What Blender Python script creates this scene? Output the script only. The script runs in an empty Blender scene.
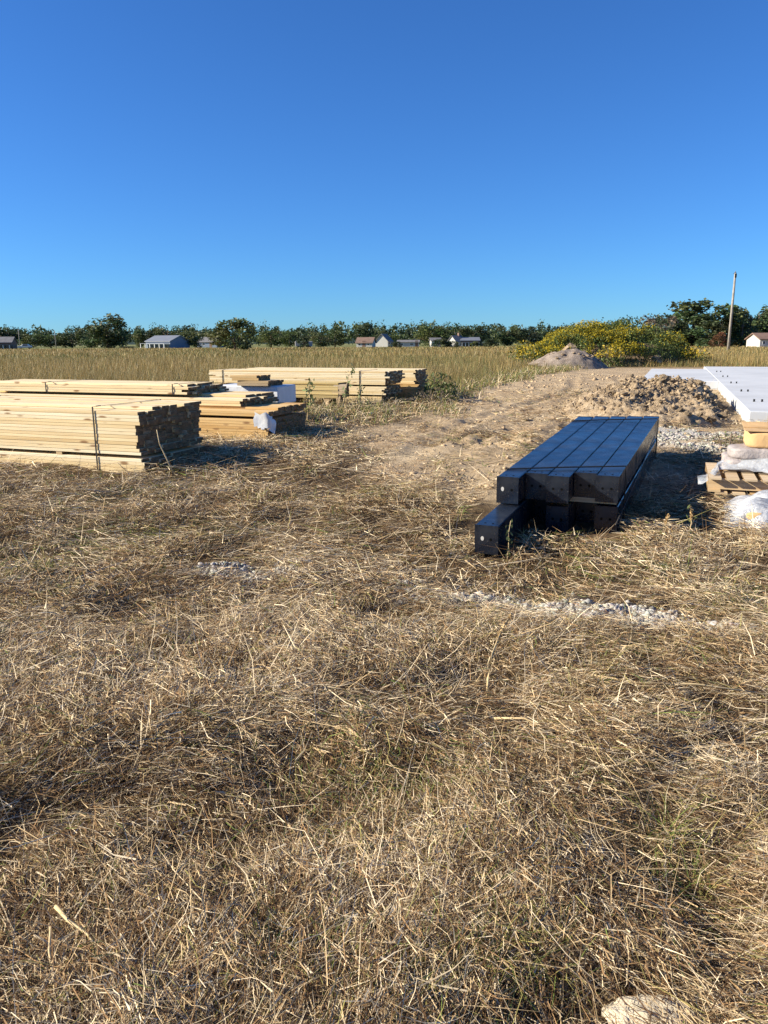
import bpy, bmesh, math, random
import numpy as np
from mathutils import Vector, Matrix, noise as mnoise

R = math.radians
C = bpy.context.scene.collection
scene = bpy.context.scene

# ------------------------------------------------------------------ camera
cam_data = bpy.data.cameras.new('camera')
cam = bpy.data.objects.new('camera', cam_data)
C.objects.link(cam)
cam.location = (0, 0, 1.6)
cam.rotation_euler = (Matrix.Rotation(R(90 - 12.4), 3, 'X') @ Matrix.Rotation(R(-.28), 3, 'Z')).to_euler()   # a slightly tilted hand
cam_data.sensor_fit = 'VERTICAL'
cam_data.angle = 2 * math.atan(512 / 770)
cam_data.clip_start = 0.05
cam_data.clip_end = 9000
scene.camera = cam

# ------------------------------------------------------------------ sky, sun, exposure
SUN_EL, SUN_AZ = 27.0, 266.0          # azimuth clockwise from +Y: the sun stands to the left
world = bpy.data.worlds.new('World')
scene.world = world
world.use_nodes = True
wn = world.node_tree
bg = wn.nodes['Background']
sky = wn.nodes.new('ShaderNodeTexSky')
sky.sky_type = 'NISHITA'
sky.sun_disc = False
sky.sun_elevation = R(SUN_EL)
sky.sun_rotation = R(SUN_AZ)
sky.altitude = 300
sky.air_density = 1.0
sky.dust_density = 0.0
sky.ozone_density = 4.0
tint = wn.nodes.new('ShaderNodeMix'); tint.data_type = 'RGBA'; tint.blend_type = 'MULTIPLY'     # the phone's cool white balance
tint.inputs[0].default_value = 1
tint.inputs[7].default_value = (.30, .605, 1, 1)
wn.links.new(sky.outputs[0], tint.inputs[6])
wn.links.new(tint.outputs[2], bg.inputs[0])
bg.inputs[1].default_value = 0.076
sun_data = bpy.data.lights.new('sun', 'SUN')
sun_data.energy = 5.0
sun_data.angle = R(0.5)
sun_data.color = (1.0, 0.91, 0.73)
sun = bpy.data.objects.new('sun', sun_data)
C.objects.link(sun)
to_sun = Vector((math.sin(R(SUN_AZ)) * math.cos(R(SUN_EL)), math.cos(R(SUN_AZ)) * math.cos(R(SUN_EL)), math.sin(R(SUN_EL))))
sun.rotation_euler = to_sun.to_track_quat('Z', 'Y').to_euler()
scene.view_settings.view_transform = 'Standard'
scene.view_settings.look = 'None'
scene.view_settings.exposure = 1.06
scene.view_settings.gamma = 1
scene.view_settings.use_curve_mapping = False

rng = np.random.default_rng(7)
random.seed(7)
A = R(20.5)
U = np.array([math.sin(A), math.cos(A)])       # the site's long axis, away and right
V = np.array([math.cos(A), -math.sin(A)])      # across it, right and nearer

# ------------------------------------------------------------------ numpy noise and terrain
def _hash(ix, iy, s):
    n = (ix.astype(np.int64) * 374761393 + iy.astype(np.int64) * 668265263 + s * 974634777) & 0xffffffff
    n = ((n ^ (n >> 13)) * 1274126177) & 0xffffffff
    return ((n ^ (n >> 16)) & 0xffff) / 65535.0

def vnoise(x, y, s=0):
    x = np.asarray(x, float); y = np.asarray(y, float)
    ix, iy = np.floor(x), np.floor(y)
    fx, fy = x - ix, y - iy
    fx, fy = fx * fx * (3 - 2 * fx), fy * fy * (3 - 2 * fy)
    a = _hash(ix, iy, s); b = _hash(ix + 1, iy, s); c = _hash(ix, iy + 1, s); d = _hash(ix + 1, iy + 1, s)
    return (a * (1 - fx) + b * fx) * (1 - fy) + (c * (1 - fx) + d * fx) * fy

def fbm(x, y, o=3, s=0):
    t = 0; a = 0.5; n = 0
    for k in range(o):
        t = t + a * vnoise(np.asarray(x) * 2 ** k + 17.3 * k, np.asarray(y) * 2 ** k - 9.1 * k, s + k); n += a; a *= .5
    return t / n                                # 0..1

def sstep(a, b, x):
    t = np.clip((np.asarray(x, float) - a) / (b - a), 0, 1)
    return t * t * (3 - 2 * t)

def base_z(x, y):
    return 0.2 * sstep(5.0, 10.5, y)

def field_edge(x):                              # where the mown ground ends and the tall grass begins
    x = np.asarray(x, float)
    w = 1.6 * (fbm(x * .7, x * 0 + 3.1, 2, 40) - .3) * (x > -20)
    return np.interp(x, [-30, -6, 0.3, 1.2, 3.0, 6.5, 9.0, 11.0, 20, 22, 60], [16, 17, 17.2, 18.5, 25, 35, 40, 43, 43, 40, 40]) + w

def dirt_mask(x, y):                            # bare tan soil
    x = np.asarray(x, float); y = np.asarray(y, float)
    n = fbm(x * .9, y * .9, 3, 11) - .5
    left = np.interp(y, [6.2, 8, 10, 13, 18, 26, 40], [2.3, .4, -.4, .0, 1.2, 3.1, 7.0])
    right = np.interp(y, [6, 8, 11, 14, 20, 45], [2.4, 3.6, 5.0, 7.2, 11, 22])
    m = sstep(-.5, .45, x - left + n * 1.5) * sstep(-.3, .4, right - x + n) * sstep(6.6, 8.4, y + n * 2.4)
    m *= 1 - sstep(-2.2, .3, y - field_edge(x) + n)
    return np.clip(m, 0, 1)

GRAV = [  # centre x, y, half length along, half width, tilt, strength
    (-1.0, 5.28, .5, .16, 0.1, .65), (0.5, 4.66, .55, .17, -.25, .8), (1.30, 4.34, .85, .20, -.30, 1.0),
    (-0.1, 5.0, .5, .10, -.1, .3), (4.75, 11.6, 1.55, .75, -.36, 1.15), (4.6, 10.2, 1.0, .35, -.5, .8)]
def grav_mask(x, y):
    m = 0
    n = fbm(np.asarray(x) * 2.3, np.asarray(y) * 2.3, 3, 23) - .5
    for cx, cy, a, b, t, st in GRAV:
        dx, dy = x - cx, y - cy
        p = dx * math.cos(t) + dy * math.sin(t); q = -dx * math.sin(t) + dy * math.cos(t)
        m = np.maximum(m, st * (1 - sstep(.55, 1.25, np.sqrt((p / a) ** 2 + (q / b) ** 2) + n * .9)))
    return np.clip(m, 0, 1)

def ground_z(x, y):
    x = np.asarray(x, float); y = np.asarray(y, float)
    near = 1 - sstep(30, 60, y)
    z = base_z(x, y) + near * (.06 * (fbm(x * .9, y * .9, 3, 1) - .5) + (1 - .6 * sstep(4, 9, y)) * (.10 * (fbm(x * 3.2, y * 3.2, 2, 5) - .5) + .065 * (fbm(x * 8, y * 8, 2, 6) - .5)))
    d = dirt_mask(x, y)
    z = z + d * near * (.11 * (fbm(x * 2.2, y * 2.2, 4, 9) - .5) + .10 * (np.abs(fbm(x * 5.5, y * 5.5, 3, 15) - .5) - .12))
    r = np.hypot(x - 3.1, y - 11.0)             # tyre tracks where a machine turned
    tr = sstep(.9, 1.1, r) * (1 - sstep(2.0, 2.35, r)) * sstep(.05, .5, 2.5 - x) * sstep(9.8, 10.4, y) * (1 - sstep(12.3, 13.3, y))
    z = z + tr * .045 * np.sin(r * 2 * math.pi / .36 + 1.2 * fbm(x * 3, y * 3, 2, 31))
    ru = (x - 1.4) * math.cos(.34) - (y - 12) * math.sin(.34)      # wheel ruts running out toward the mound
    for c_ in (-.1, 1.5):
        q_ = ru - c_ - .35 * np.sin(y * .35)
        z = z + d * near * (.025 * np.exp(-((np.abs(q_) - .26) / .12) ** 2) - .03 * np.exp(-(q_ / .16) ** 2)) * sstep(9, 11, y)
    return z

def gz(x, y):
    return float(ground_z(np.array([x]), np.array([y]))[0])

# ------------------------------------------------------------------ node helpers and materials
def mat(name):
    m = bpy.data.materials.new(name); m.use_nodes = True
    nt = m.node_tree
    return m, nt, nt.nodes['Principled BSDF']

def nd(nt, t, ins=None, **kw):
    n = nt.nodes.new(t)
    for k, v in kw.items(): setattr(n, k, v)
    for k, v in (ins or {}).items():
        if hasattr(v, 'is_output') or isinstance(v, bpy.types.NodeSocket): nt.links.new(v, n.inputs[k])
        else: n.inputs[k].default_value = v
    return n

def ramp(nt, fac, stops):
    r = nt.nodes.new('ShaderNodeValToRGB')
    e = r.color_ramp.elements
    e[0].position, e[0].color = stops[0][0], (*stops[0][1], 1)
    e[1].position, e[1].color = stops[-1][0], (*stops[-1][1], 1)
    for p, c in stops[1:-1]:
        k = e.new(p); k.color = (*c, 1)
    nt.links.new(fac, r.inputs[0])
    return r.outputs[0]

def mixc(nt, fac, a, b, bt='MIX'):
    m = nt.nodes.new('ShaderNodeMix'); m.data_type = 'RGBA'; m.blend_type = bt
    for s, v in ((0, fac), (6, a), (7, b)):
        if isinstance(v, bpy.types.NodeSocket): nt.links.new(v, m.inputs[s])
        elif s == 0: m.inputs[0].default_value = v
        else: m.inputs[s].default_value = (*v, 1)
    return m.outputs[2]

def noisetex(nt, scale, detail=4, vec=None, rough=.55):
    n = nd(nt, 'ShaderNodeTexNoise', {'Scale': scale, 'Detail': detail, 'Roughness': rough})
    if vec is not None: nt.links.new(vec, n.inputs['Vector'])
    return n.outputs[0]

def objcoord(nt): return nd(nt, 'ShaderNodeTexCoord').outputs['Object']

def bump(nt, p, h, strength, dist):
    b = nd(nt, 'ShaderNodeBump', {'Strength': strength, 'Distance': dist, 'Height': h})
    nt.links.new(b.outputs[0], p.inputs['Normal'])

def simple(name, col, rough=.7, var=.25, scale=6, spec=.3, metal=0, bmp=0, bscale=40):
    m, nt, p = mat(name)
    o = objcoord(nt)
    f = noisetex(nt, scale, 5, o)
    c = ramp(nt, f, [(.3, tuple(v * (1 - var) for v in col)), (.7, tuple(min(1, v * (1 + var)) for v in col))])
    nt.links.new(c, p.inputs['Base Color'])
    p.inputs['Roughness'].default_value = rough
    p.inputs['Specular IOR Level'].default_value = spec
    p.inputs['Metallic'].default_value = metal
    if bmp: bump(nt, p, noisetex(nt, bscale, 4, o), bmp, .02)
    return m

def ground_material():
    m, nt, p = mat('ground')
    o = objcoord(nt)
    at = lambda n: nd(nt, 'ShaderNodeAttribute', attribute_name=n).outputs['Fac']
    big, mid, fine = noisetex(nt, .8, 4, o), noisetex(nt, 9, 5, o), noisetex(nt, 70, 4, o, .7)
    thatch = ramp(nt, mid, [(.3, (.055, .035, .02)), (.5, (.11, .075, .042)), (.7, (.19, .135, .075))])
    soil = ramp(nt, mid, [(.28, (.25, .172, .10)), (.5, (.42, .305, .185)), (.72, (.56, .43, .28))])
    soil = mixc(nt, .28, soil, ramp(nt, fine, [(.35, (.17, .115, .065)), (.65, (.60, .48, .32))]))
    soil = mixc(nt, ramp(nt, big, [(.45, (0, 0, 0)), (.62, (.4, .4, .4))]), soil, (.55, .44, .29))
    grav = ramp(nt, fine, [(.35, (.34, .31, .27)), (.6, (.58, .56, .52)), (.75, (.7, .69, .67))])
    field = ramp(nt, noisetex(nt, .15, 5, o), [(.3, (.24, .17, .06)), (.55, (.31, .225, .085)), (.75, (.20, .18, .065))])
    lawn = ramp(nt, noisetex(nt, .02, 4, o), [(.35, (.20, .19, .08)), (.65, (.15, .17, .06))])
    c = mixc(nt, at('dirt'), thatch, soil)
    c = mixc(nt, at('gravel'), c, grav)
    c = mixc(nt, at('field'), c, field)
    c = mixc(nt, at('lawn'), c, lawn)
    nt.links.new(c, p.inputs['Base Color'])
    p.inputs['Roughness'].default_value = .95
    p.inputs['Specular IOR Level'].default_value = .1
    hb = nd(nt, 'ShaderNodeMath', {0: mid, 1: fine}, operation='ADD').outputs[0]
    bump(nt, p, hb, .7, .03)
    return m

def vcol_material(name, rough=.6, spec=.25, transl=0.0, attr='col', var=.12):
    m, nt, p = mat(name)
    a = nd(nt, 'ShaderNodeAttribute', attribute_name=attr).outputs['Color']
    nt.links.new(a, p.inputs['Base Color'])
    p.inputs['Roughness'].default_value = rough
    p.inputs['Specular IOR Level'].default_value = spec
    if transl:
        t = nd(nt, 'ShaderNodeBsdfTranslucent', {'Color': a})
        mx = nd(nt, 'ShaderNodeMixShader', {0: transl, 1: p.outputs[0], 2: t.outputs[0]})
        nt.links.new(mx.outputs[0], nt.nodes['Material Output'].inputs[0])
    return m

def wood_material(name, light, dark, knots=True, rough=.75):
    m, nt, p = mat(name)
    o = objcoord(nt)
    rnd = nd(nt, 'ShaderNodeObjectInfo').outputs['Random']
    off = nd(nt, 'ShaderNodeVectorMath', {0: nd(nt, 'ShaderNodeCombineXYZ', {0: rnd, 1: rnd, 2: rnd}).outputs[0], 1: (37, 11, 23)}, operation='MULTIPLY').outputs[0]
    pv = nd(nt, 'ShaderNodeVectorMath', {0: o, 1: off}, operation='ADD').outputs[0]
    grain = noisetex(nt, 1, 5, nd(nt, 'ShaderNodeMapping', {'Vector': pv, 'Scale': (1.6, 30, 55)}).outputs[0])
    c = ramp(nt, grain, [(.3, dark), (.6, light)])
    tint = ramp(nt, rnd, [(0, (.78, .66, .48)), (.2, (1, .96, .88)), (.42, (.90, .80, .62)), (.6, (1, 1, 1)), (.8, (.96, .90, .80)), (1, (.84, .72, .52))])
    c = mixc(nt, 1, c, tint, 'MULTIPLY')
    if knots:
        kv = nd(nt, 'ShaderNodeTexVoronoi', {'Vector': nd(nt, 'ShaderNodeMapping', {'Vector': pv, 'Scale': (2.4, 5, 7)}).outputs[0], 'Scale': 1.0})
        k = ramp(nt, kv.outputs['Distance'], [(.09, (1, 1, 1)), (.19, (0, 0, 0))])
        c = mixc(nt, k, c, (.27, .15, .065))
    ox = nd(nt, 'ShaderNodeSeparateXYZ', {0: nd(nt, 'ShaderNodeTexCoord').outputs['Normal']}).outputs[0]
    endgrain_shade = ramp(nt, nd(nt, 'ShaderNodeMath', {0: ox}, operation='ABSOLUTE').outputs[0], [(.8, (0, 0, 0)), (.95, (1, 1, 1))])
    c = mixc(nt, endgrain_shade, c, ramp(nt, noisetex(nt, 14, 4, pv), [(.35, (.095, .058, .028)), (.65, (.21, .13, .068))]))  # end grain, painted darker still to carry the shade on board ends
    blot = ramp(nt, noisetex(nt, 2.2, 3, pv), [(.55, (0, 0, 0)), (.8, (.5, .5, .5))])
    c = mixc(nt, blot, c, tuple(v * .62 for v in light))
    nt.links.new(c, p.inputs['Base Color'])
    p.inputs['Roughness'].default_value = rough
    p.inputs['Specular IOR Level'].default_value = .25
    bump(nt, p, grain, .25, .004)
    return m

M = {}
M['ground'] = ground_material()
M['straw'] = vcol_material('straw', .85, .05, .06)
M['field'] = vcol_material('field_grass', .55, .3, .25)
M['leaf'] = vcol_material('leaf', .55, .3, .22)
M['flower'] = vcol_material('flower', .7, .2, .3)
M['stone'] = vcol_material('stone', .85, .2)
M['pine'] = wood_material('pine', (.80, .70, .49), (.69, .56, .36))
M['pine_orange'] = wood_material('pine_orange', (.68, .50, .27), (.54, .36, .16))
M['weathered'] = wood_material('weathered_wood', (.50, .40, .28), (.34, .26, .17), False, .9)
M['pallet'] = wood_material('pallet_wood', (.62, .49, .33), (.44, .32, .20), False, .85)
M['plywood'] = wood_material('plywood', (.58, .47, .24), (.50, .39, .18), False, .8)
M['bark'] = simple('bark', (.16, .12, .09), .95, .4, 3)
M['band'] = simple('steel_band', (.03, .028, .026), .45, .3, 10, .5, .4)
M['whitewrap'] = simple('white_wrap', (.60, .61, .63), .45, .1, 4, .4, 0, .35, 9)
M['roof_metal'] = simple('roof_metal', (.24, .25, .27), .45, .08, .4, .5, .3)
M['siding_blue'] = simple('siding_blue', (.17, .21, .28), .6, .1, .5)
M['siding_white'] = simple('siding_white', (.46, .45, .42), .7, .05, .5)
M['roof_brown'] = simple('roof_brown', (.20, .13, .10), .9, .2, 1)
M['roof_grey'] = simple('roof_grey', (.17, .165, .17), .9, .2, 1)
M['glass_dark'] = simple('dark_glass', (.03, .035, .045), .1, .2, 1, .6)
M['trim'] = simple('white_trim', (.72, .72, .70), .6, .05, 2)
M['pole_wood'] = simple('pole_wood', (.30, .27, .235), .9, .3, 2.5, .2, 0, .3, 12)
M['rubber'] = simple('rubber', (.025, .025, .025), .8, .2, 5)
M['car_paint'] = simple('silver_paint', (.55, .56, .58), .3, .05, 2, .5, .5)
M['kraft'] = simple('kraft_paper', (.56, .36, .17), .8, .18, 5, .25, 0, .4, 14)
M['bag_grey'] = simple('grey_bag', (.34, .30, .285), .6, .2, 7, .35, 0, .5, 30)
M['hill'] = simple('hill_forest', (.035, .055, .05), .95, .25, .012, .05)

def steel_material():
    m, nt, p = mat('black_steel_paint')
    o = objcoord(nt)
    dust = ramp(nt, noisetex(nt, 3.5, 6, o, .65), [(.46, (0, 0, 0)), (.74, (.8, .8, .8))])
    c = mixc(nt, dust, (.005, .008, .016), (.035, .042, .055))
    scr = ramp(nt, noisetex(nt, 3, 4, nd(nt, 'ShaderNodeMapping', {'Vector': o, 'Scale': (60, 2.5, 60)}).outputs[0]), [(.66, (0, 0, 0)), (.72, (.6, .6, .6))])
    c = mixc(nt, scr, c, (.09, .095, .10))
    sp = ramp(nt, noisetex(nt, 55, 2, o), [(.70, (0, 0, 0)), (.76, (.5, .5, .5))])
    c = mixc(nt, sp, c, (.16, .15, .14))
    nt.links.new(c, p.inputs['Base Color'])
    nt.links.new(ramp(nt, noisetex(nt, 5, 5, o), [(.3, (.20,) * 3), (.75, (.38,) * 3)]), p.inputs['Roughness'])
    p.inputs['Specular IOR Level'].default_value = .85
    bump(nt, p, noisetex(nt, 7, 2, o), .05, .01)
    return m
M['steel'] = steel_material()
M['hole'] = simple('drilled_hole', (.004, .004, .004), .9, .1, 3, .05)
M['hole_daylight'] = simple('hole_daylight', (.62, .60, .56), .4, .15, 20, .5, .3)  # pale colour painted for daylight showing through a beam hole

def concrete_material():
    m, nt, p = mat('concrete')
    o = objcoord(nt)
    c = ramp(nt, noisetex(nt, .55, 6, o, .6), [(.3, (.44, .455, .475)), (.55, (.52, .535, .555)), (.75, (.57, .58, .59))])
    st = ramp(nt, noisetex(nt, .9, 5, nd(nt, 'ShaderNodeMapping', {'Vector': o, 'Scale': (.35, 1.8, 1)}).outputs[0]), [(.56, (0, 0, 0)), (.75, (.35, .35, .35))])
    c = mixc(nt, st, c, (.36, .34, .31))
    nt.links.new(c, p.inputs['Base Color'])
    p.inputs['Roughness'].default_value = .8
    p.inputs['Specular IOR Level'].default_value = .25
    bump(nt, p, noisetex(nt, 30, 4, o), .15, .01)
    return m
M['concrete'] = concrete_material()

def earth_material(name, lo, md, hi, sc=5):
    m, nt, p = mat(name)
    o = objcoord(nt)
    f = noisetex(nt, sc, 6, o, .65)
    c = ramp(nt, f, [(.3, lo), (.5, md), (.72, hi)])
    nt.links.new(c, p.inputs['Base Color'])
    p.inputs['Roughness'].default_value = .95
    p.inputs['Specular IOR Level'].default_value = .1
    bump(nt, p, noisetex(nt, sc * 5, 5, o, .7), .9, .05)
    return m
M['clod'] = earth_material('clod_earth', (.20, .14, .085), (.38, .285, .185), (.54, .43, .30), 6)
M['heap_grey'] = earth_material('grey_earth', (.16, .125, .10), (.26, .21, .17), (.36, .30, .25), 3)
M['soil_dark'] = earth_material('mound_soil', (.14, .10, .06), (.24, .17, .11), (.36, .27, .18), 1.5)

def film_material():
    m, nt, p = mat('plastic_film')
    o = objcoord(nt)
    p.inputs['Base Color'].default_value = (.55, .57, .60, 1)
    p.inputs['Roughness'].default_value = .16
    p.inputs['Specular IOR Level'].default_value = .9
    f = noisetex(nt, 5, 5, o, .6)
    nt.links.new(ramp(nt, f, [(.38, (.22,) * 3), (.62, (.75,) * 3)]), p.inputs['Alpha'])
    bump(nt, p, noisetex(nt, 11, 5, nd(nt, 'ShaderNodeMapping', {'Vector': o, 'Scale': (1, 2.2, 1)}).outputs[0], .6), .7, .03)
    return m
M['film'] = film_material()
def wrap_material():
    m, nt, p = mat('silver_wrap')
    o = objcoord(nt)
    c = ramp(nt, noisetex(nt, 3.5, 5, o, .6), [(.35, (.22, .235, .27)), (.52, (.44, .45, .48)), (.75, (.66, .66, .66))])
    nt.links.new(c, p.inputs['Base Color'])
    p.inputs['Roughness'].default_value = .2
    p.inputs['Specular IOR Level'].default_value = .8
    bump(nt, p, noisetex(nt, 9, 5, nd(nt, 'ShaderNodeMapping', {'Vector': o, 'Scale': (1, 1.8, 1.4)}).outputs[0], .6), .8, .04)
    return m
M['wrap'] = wrap_material()

# ------------------------------------------------------------------ object helpers
def link(o, parent=None):
    C.objects.link(o)
    if parent is not None: o.parent = parent
    return o

def tag(o, label=None, cat=None, group=None, kind=None):
    for k, v in (('label', label), ('category', cat), ('group', group), ('kind', kind)):
        if v: o[k] = v
    return o

def thing(name, label, cat, loc, rz=0, group=None, rot=None):
    o = bpy.data.objects.new(name, None)
    o.empty_display_size = .2
    o.location = loc
    o.rotation_euler = rot if rot else (0, 0, rz)
    link(o)
    return tag(o, label, cat, group)

def np_mesh(name, verts, faces, material, cols=None, smooth=False):
    """verts (n,3); faces (k,m) all of one size; cols (n,3) point colours"""
    me = bpy.data.meshes.new(name)
    verts = np.asarray(verts, np.float32); faces = np.asarray(faces, np.int32)
    k, m = faces.shape
    me.vertices.add(len(verts)); me.vertices.foreach_set('co', verts.ravel())
    me.loops.add(k * m); me.loops.foreach_set('vertex_index', faces.ravel())
    me.polygons.add(k); me.polygons.foreach_set('loop_start', np.arange(0, k * m, m, dtype=np.int32))
    if smooth: me.polygons.foreach_set('use_smooth', np.ones(k, bool))
    me.update(calc_edges=True)
    if cols is not None:
        a = me.color_attributes.new('col', 'FLOAT_COLOR', 'POINT')
        c4 = np.ones((len(verts), 4), np.float32); c4[:, :3] = cols
        a.data.foreach_set('color', c4.ravel())
    me.materials.append(material)
    return me

def mesh_obj(name, me, parent=None, loc=None):
    o = bpy.data.objects.new(name, me)
    if loc is not None: o.location = loc
    return link(o, parent)

def bm_mesh(name, bm, material, smooth=False):
    me = bpy.data.meshes.new(name)
    bm.to_mesh(me); bm.free()
    if smooth:
        for f in me.polygons: f.use_smooth = True
    for mm in (material if isinstance(material, (list, tuple)) else [material]): me.materials.append(mm)
    return me

def add_box(bm, x0, x1, y0, y1, z0, z1, bev=0):
    r = bmesh.ops.create_cube(bm, size=1)
    for v in r['verts']:
        v.co = Vector(((x0 + x1) / 2 + v.co.x * (x1 - x0), (y0 + y1) / 2 + v.co.y * (y1 - y0), (z0 + z1) / 2 + v.co.z * (z1 - z0)))
    if bev:
        es = list({e for v in r['verts'] for e in v.link_edges})
        bmesh.ops.bevel(bm, geom=es, offset=bev, segments=1, affect='EDGES', profile=.5)

def box_part(name, parent, b, material, bev=0):
    bm = bmesh.new(); add_box(bm, *b, bev=bev)
    return mesh_obj(name, bm_mesh(name, bm, material), parent)

def add_tube(bm, pts, radii, n=6):
    rings = []
    for i, p in enumerate(pts):
        p = Vector(p)
        d = (Vector(pts[min(i + 1, len(pts) - 1)]) - Vector(pts[max(i - 1, 0)])).normalized()
        s = d.cross(Vector((0, 0, 1)) if abs(d.z) < .9 else Vector((1, 0, 0))).normalized(); t = d.cross(s)
        rings.append([bm.verts.new(p + (s * math.cos(2 * math.pi * k / n) + t * math.sin(2 * math.pi * k / n)) * radii[i]) for k in range(n)])
    for a, b in zip(rings, rings[1:]):
        for k in range(n): bm.faces.new((a[k], a[(k + 1) % n], b[(k + 1) % n], b[k]))
    bm.faces.new(rings[0][::-1]); bm.faces.new(rings[-1])

def tube_part(name, parent, pts, radii, material, n=6):
    bm = bmesh.new(); add_tube(bm, pts, radii, n)
    return mesh_obj(name, bm_mesh(name, bm, material, True), parent)

# ------------------------------------------------------------------ the ground, one sheet to the horizon
def axis(lo, hi, step, far_lo, far_hi, grow=1.16):
    a = list(np.arange(lo, hi + 1e-6, step))
    s = step; v = hi
    while v < far_hi: s *= grow; v += s; a.append(v)
    s = step; v = lo
    while v > far_lo: s *= grow; v -= s; a.insert(0, v)
    return np.array(a)
gx = axis(-6, 9, .09, -4000, 4000)
gy = axis(.4, 29, .095, -300, 6000)
GX, GY = np.meshgrid(gx, gy)
GXf, GYf = GX.ravel(), GY.ravel()
gv = np.stack([GXf, GYf, ground_z(GXf, GYf)], 1)
nx, ny = len(gx), len(gy)
ii = (np.arange(ny - 1)[:, None] * nx + np.arange(nx - 1)[None, :]).ravel()
gf = np.stack([ii, ii + 1, ii + nx + 1, ii + nx], 1)
gme = np_mesh('ground', gv, gf, M['ground'], smooth=True)
def fattr(me, n, v):
    a = me.attributes.new(n, 'FLOAT', 'POINT'); a.data.foreach_set('value', np.asarray(v, np.float32))
fattr(gme, 'dirt', dirt_mask(GXf, GYf))
fattr(gme, 'gravel', grav_mask(GXf, GYf))
fattr(gme, 'field', sstep(-1, 2, GYf - field_edge(GXf)))
fattr(gme, 'lawn', sstep(205, 225, GYf + 10 * np.sin(GXf * .03)))
tag(mesh_obj('ground', gme), 'dry mown ground, bare soil and field reaching the horizon', None, None, 'structure')

# a low wooded ridge on the skyline
hx = np.linspace(-2600, 2600, 140)
hh = 14 + 9 * fbm(hx * .0016 + 3, hx * 0, 4, 61) + 7 * np.exp(-((hx + 780) / 260) ** 2)
prof = [(-120, -2), (0, .62), (60, .9), (160, 1.0), (400, -2)]
hv = np.array([[x, 1750 + dy, h * q if q > 0 else -2] for dy, q in prof for x, h in zip(hx, hh)])
i2 = (np.arange(len(prof) - 1)[:, None] * 140 + np.arange(139)[None, :]).ravel()
tag(mesh_obj('hills', np_mesh('hills', hv, np.stack([i2, i2 + 1, i2 + 141, i2 + 140], 1), M['hill'], smooth=True)), 'low wooded ridge along the skyline', None, None, 'structure')

# ------------------------------------------------------------------ blades of grass and straw
def blades(x, y, z, az, pitch, length, width, bend, cols, seg=2, roll=None):
    n = len(x)
    t = np.linspace(0, 1, seg + 1)
    px = np.empty((n, seg + 1, 3)); px[:, 0, 0], px[:, 0, 1], px[:, 0, 2] = x, y, z
    cur = pitch.copy(); yaw = az.copy()
    tw = rng.normal(0, .38, n)
    for k in range(1, seg + 1):
        st = length / seg
        px[:, k, 0] = px[:, k - 1, 0] + np.cos(cur) * np.cos(yaw) * st
        px[:, k, 1] = px[:, k - 1, 1] + np.cos(cur) * np.sin(yaw) * st
        px[:, k, 2] = px[:, k - 1, 2] + np.sin(cur) * st
        cur = cur - bend; yaw = yaw + tw
    ra = rng.uniform(-.9, .9, n) if roll is None else roll
    wx, wy, wz = -np.sin(az) * np.cos(ra), np.cos(az) * np.cos(ra), np.sin(ra)
    W = np.stack([wx, wy, wz], 1)[:, None, :] * (width[:, None] * (1 - .85 * t[None, :] ** 1.6))[:, :, None] * .5
    v = np.stack([px - W, px + W], 2).reshape(n, (seg + 1) * 2, 3)
    base = np.arange(n)[:, None] * (seg + 1) * 2
    f = np.concatenate([np.stack([base + 2 * k, base + 2 * k + 1, base + 2 * k + 3, base + 2 * k + 2], 2) for k in range(seg)], 1)
    c = np.repeat(cols[:, None, :], (seg + 1) * 2, 1)
    return v.reshape(-1, 3), f.reshape(-1, 4), c.reshape(-1, 3)

class Acc:
    def __init__(s): s.v, s.f, s.c, s.n = [], [], [], 0
    def add(s, v, f, c): s.v.append(v); s.f.append(f + s.n); s.c.append(c); s.n += len(v)
    def mesh(s, name, m, smooth=False): return np_mesh(name, np.concatenate(s.v), np.concatenate(s.f), m, np.concatenate(s.c), smooth)

PAL = np.array([[.80, .655, .44], [.53, .39, .22], [.31, .19, .095], [.10, .058, .03], [.54, .44, .30], [.14, .185, .05], [.29, .255, .09]])
def pick_cols(n, w):
    w = np.asarray(w, float)
    w = w / w.sum(-1, keepdims=True)
    cs = np.cumsum(np.broadcast_to(w, (n, len(PAL))), 1)
    k = (rng.random(n)[:, None] > cs).sum(1).clip(0, len(PAL) - 1)
    return PAL[k] * rng.uniform(.75, 1.2, (n, 1))

def scatter(y0, y1, per_m2, spread, margin):
    """random points in the wedge the camera sees between two distances, plus a margin either side"""
    yy = rng.uniform(y0, y1, int(per_m2 * (y1 - y0) * (2 * spread * y1 + 2 * margin)))
    xx = rng.uniform(-1, 1, len(yy)) * (spread * y1 + margin)
    k = np.abs(xx) < spread * yy + margin
    return xx[k], yy[k]

BLOCK = []          # footprints where no grass grows: (origin, size along V, size along U)
def blocked(x, y):
    b = np.zeros(len(x), bool)
    for (ox, oy), (v0, v1), (u0, u1) in BLOCK:
        dx, dy = x - ox, y - oy
        p = dx * V[0] + dy * V[1]; q = dx * U[0] + dy * U[1]
        b |= (p > v0) & (p < v1) & (q > u0) & (q < u1)
    return b
BLOCK += [((-2.76, 8.72), (-5, 0.08), (-.16, 1.4)), ((.955, 6.44), (-.35, 1.05), (-.28, 3.6)), ((.68, 5.66), (-.02, .3), (-.12, .9)), ((3.1, 7.22), (-.1, 1.3), (-.08, 1.1)), ((2.95, 6.4), (0, 1.4), (-.05, .9)), ((-1.69, 11.19), (-5, 0), (.03, 1.3)), ((6.13, 12.95), (0, 12), (0, 26)), ((0, 18.1), (-5, .4), (.1, 2))]

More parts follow.
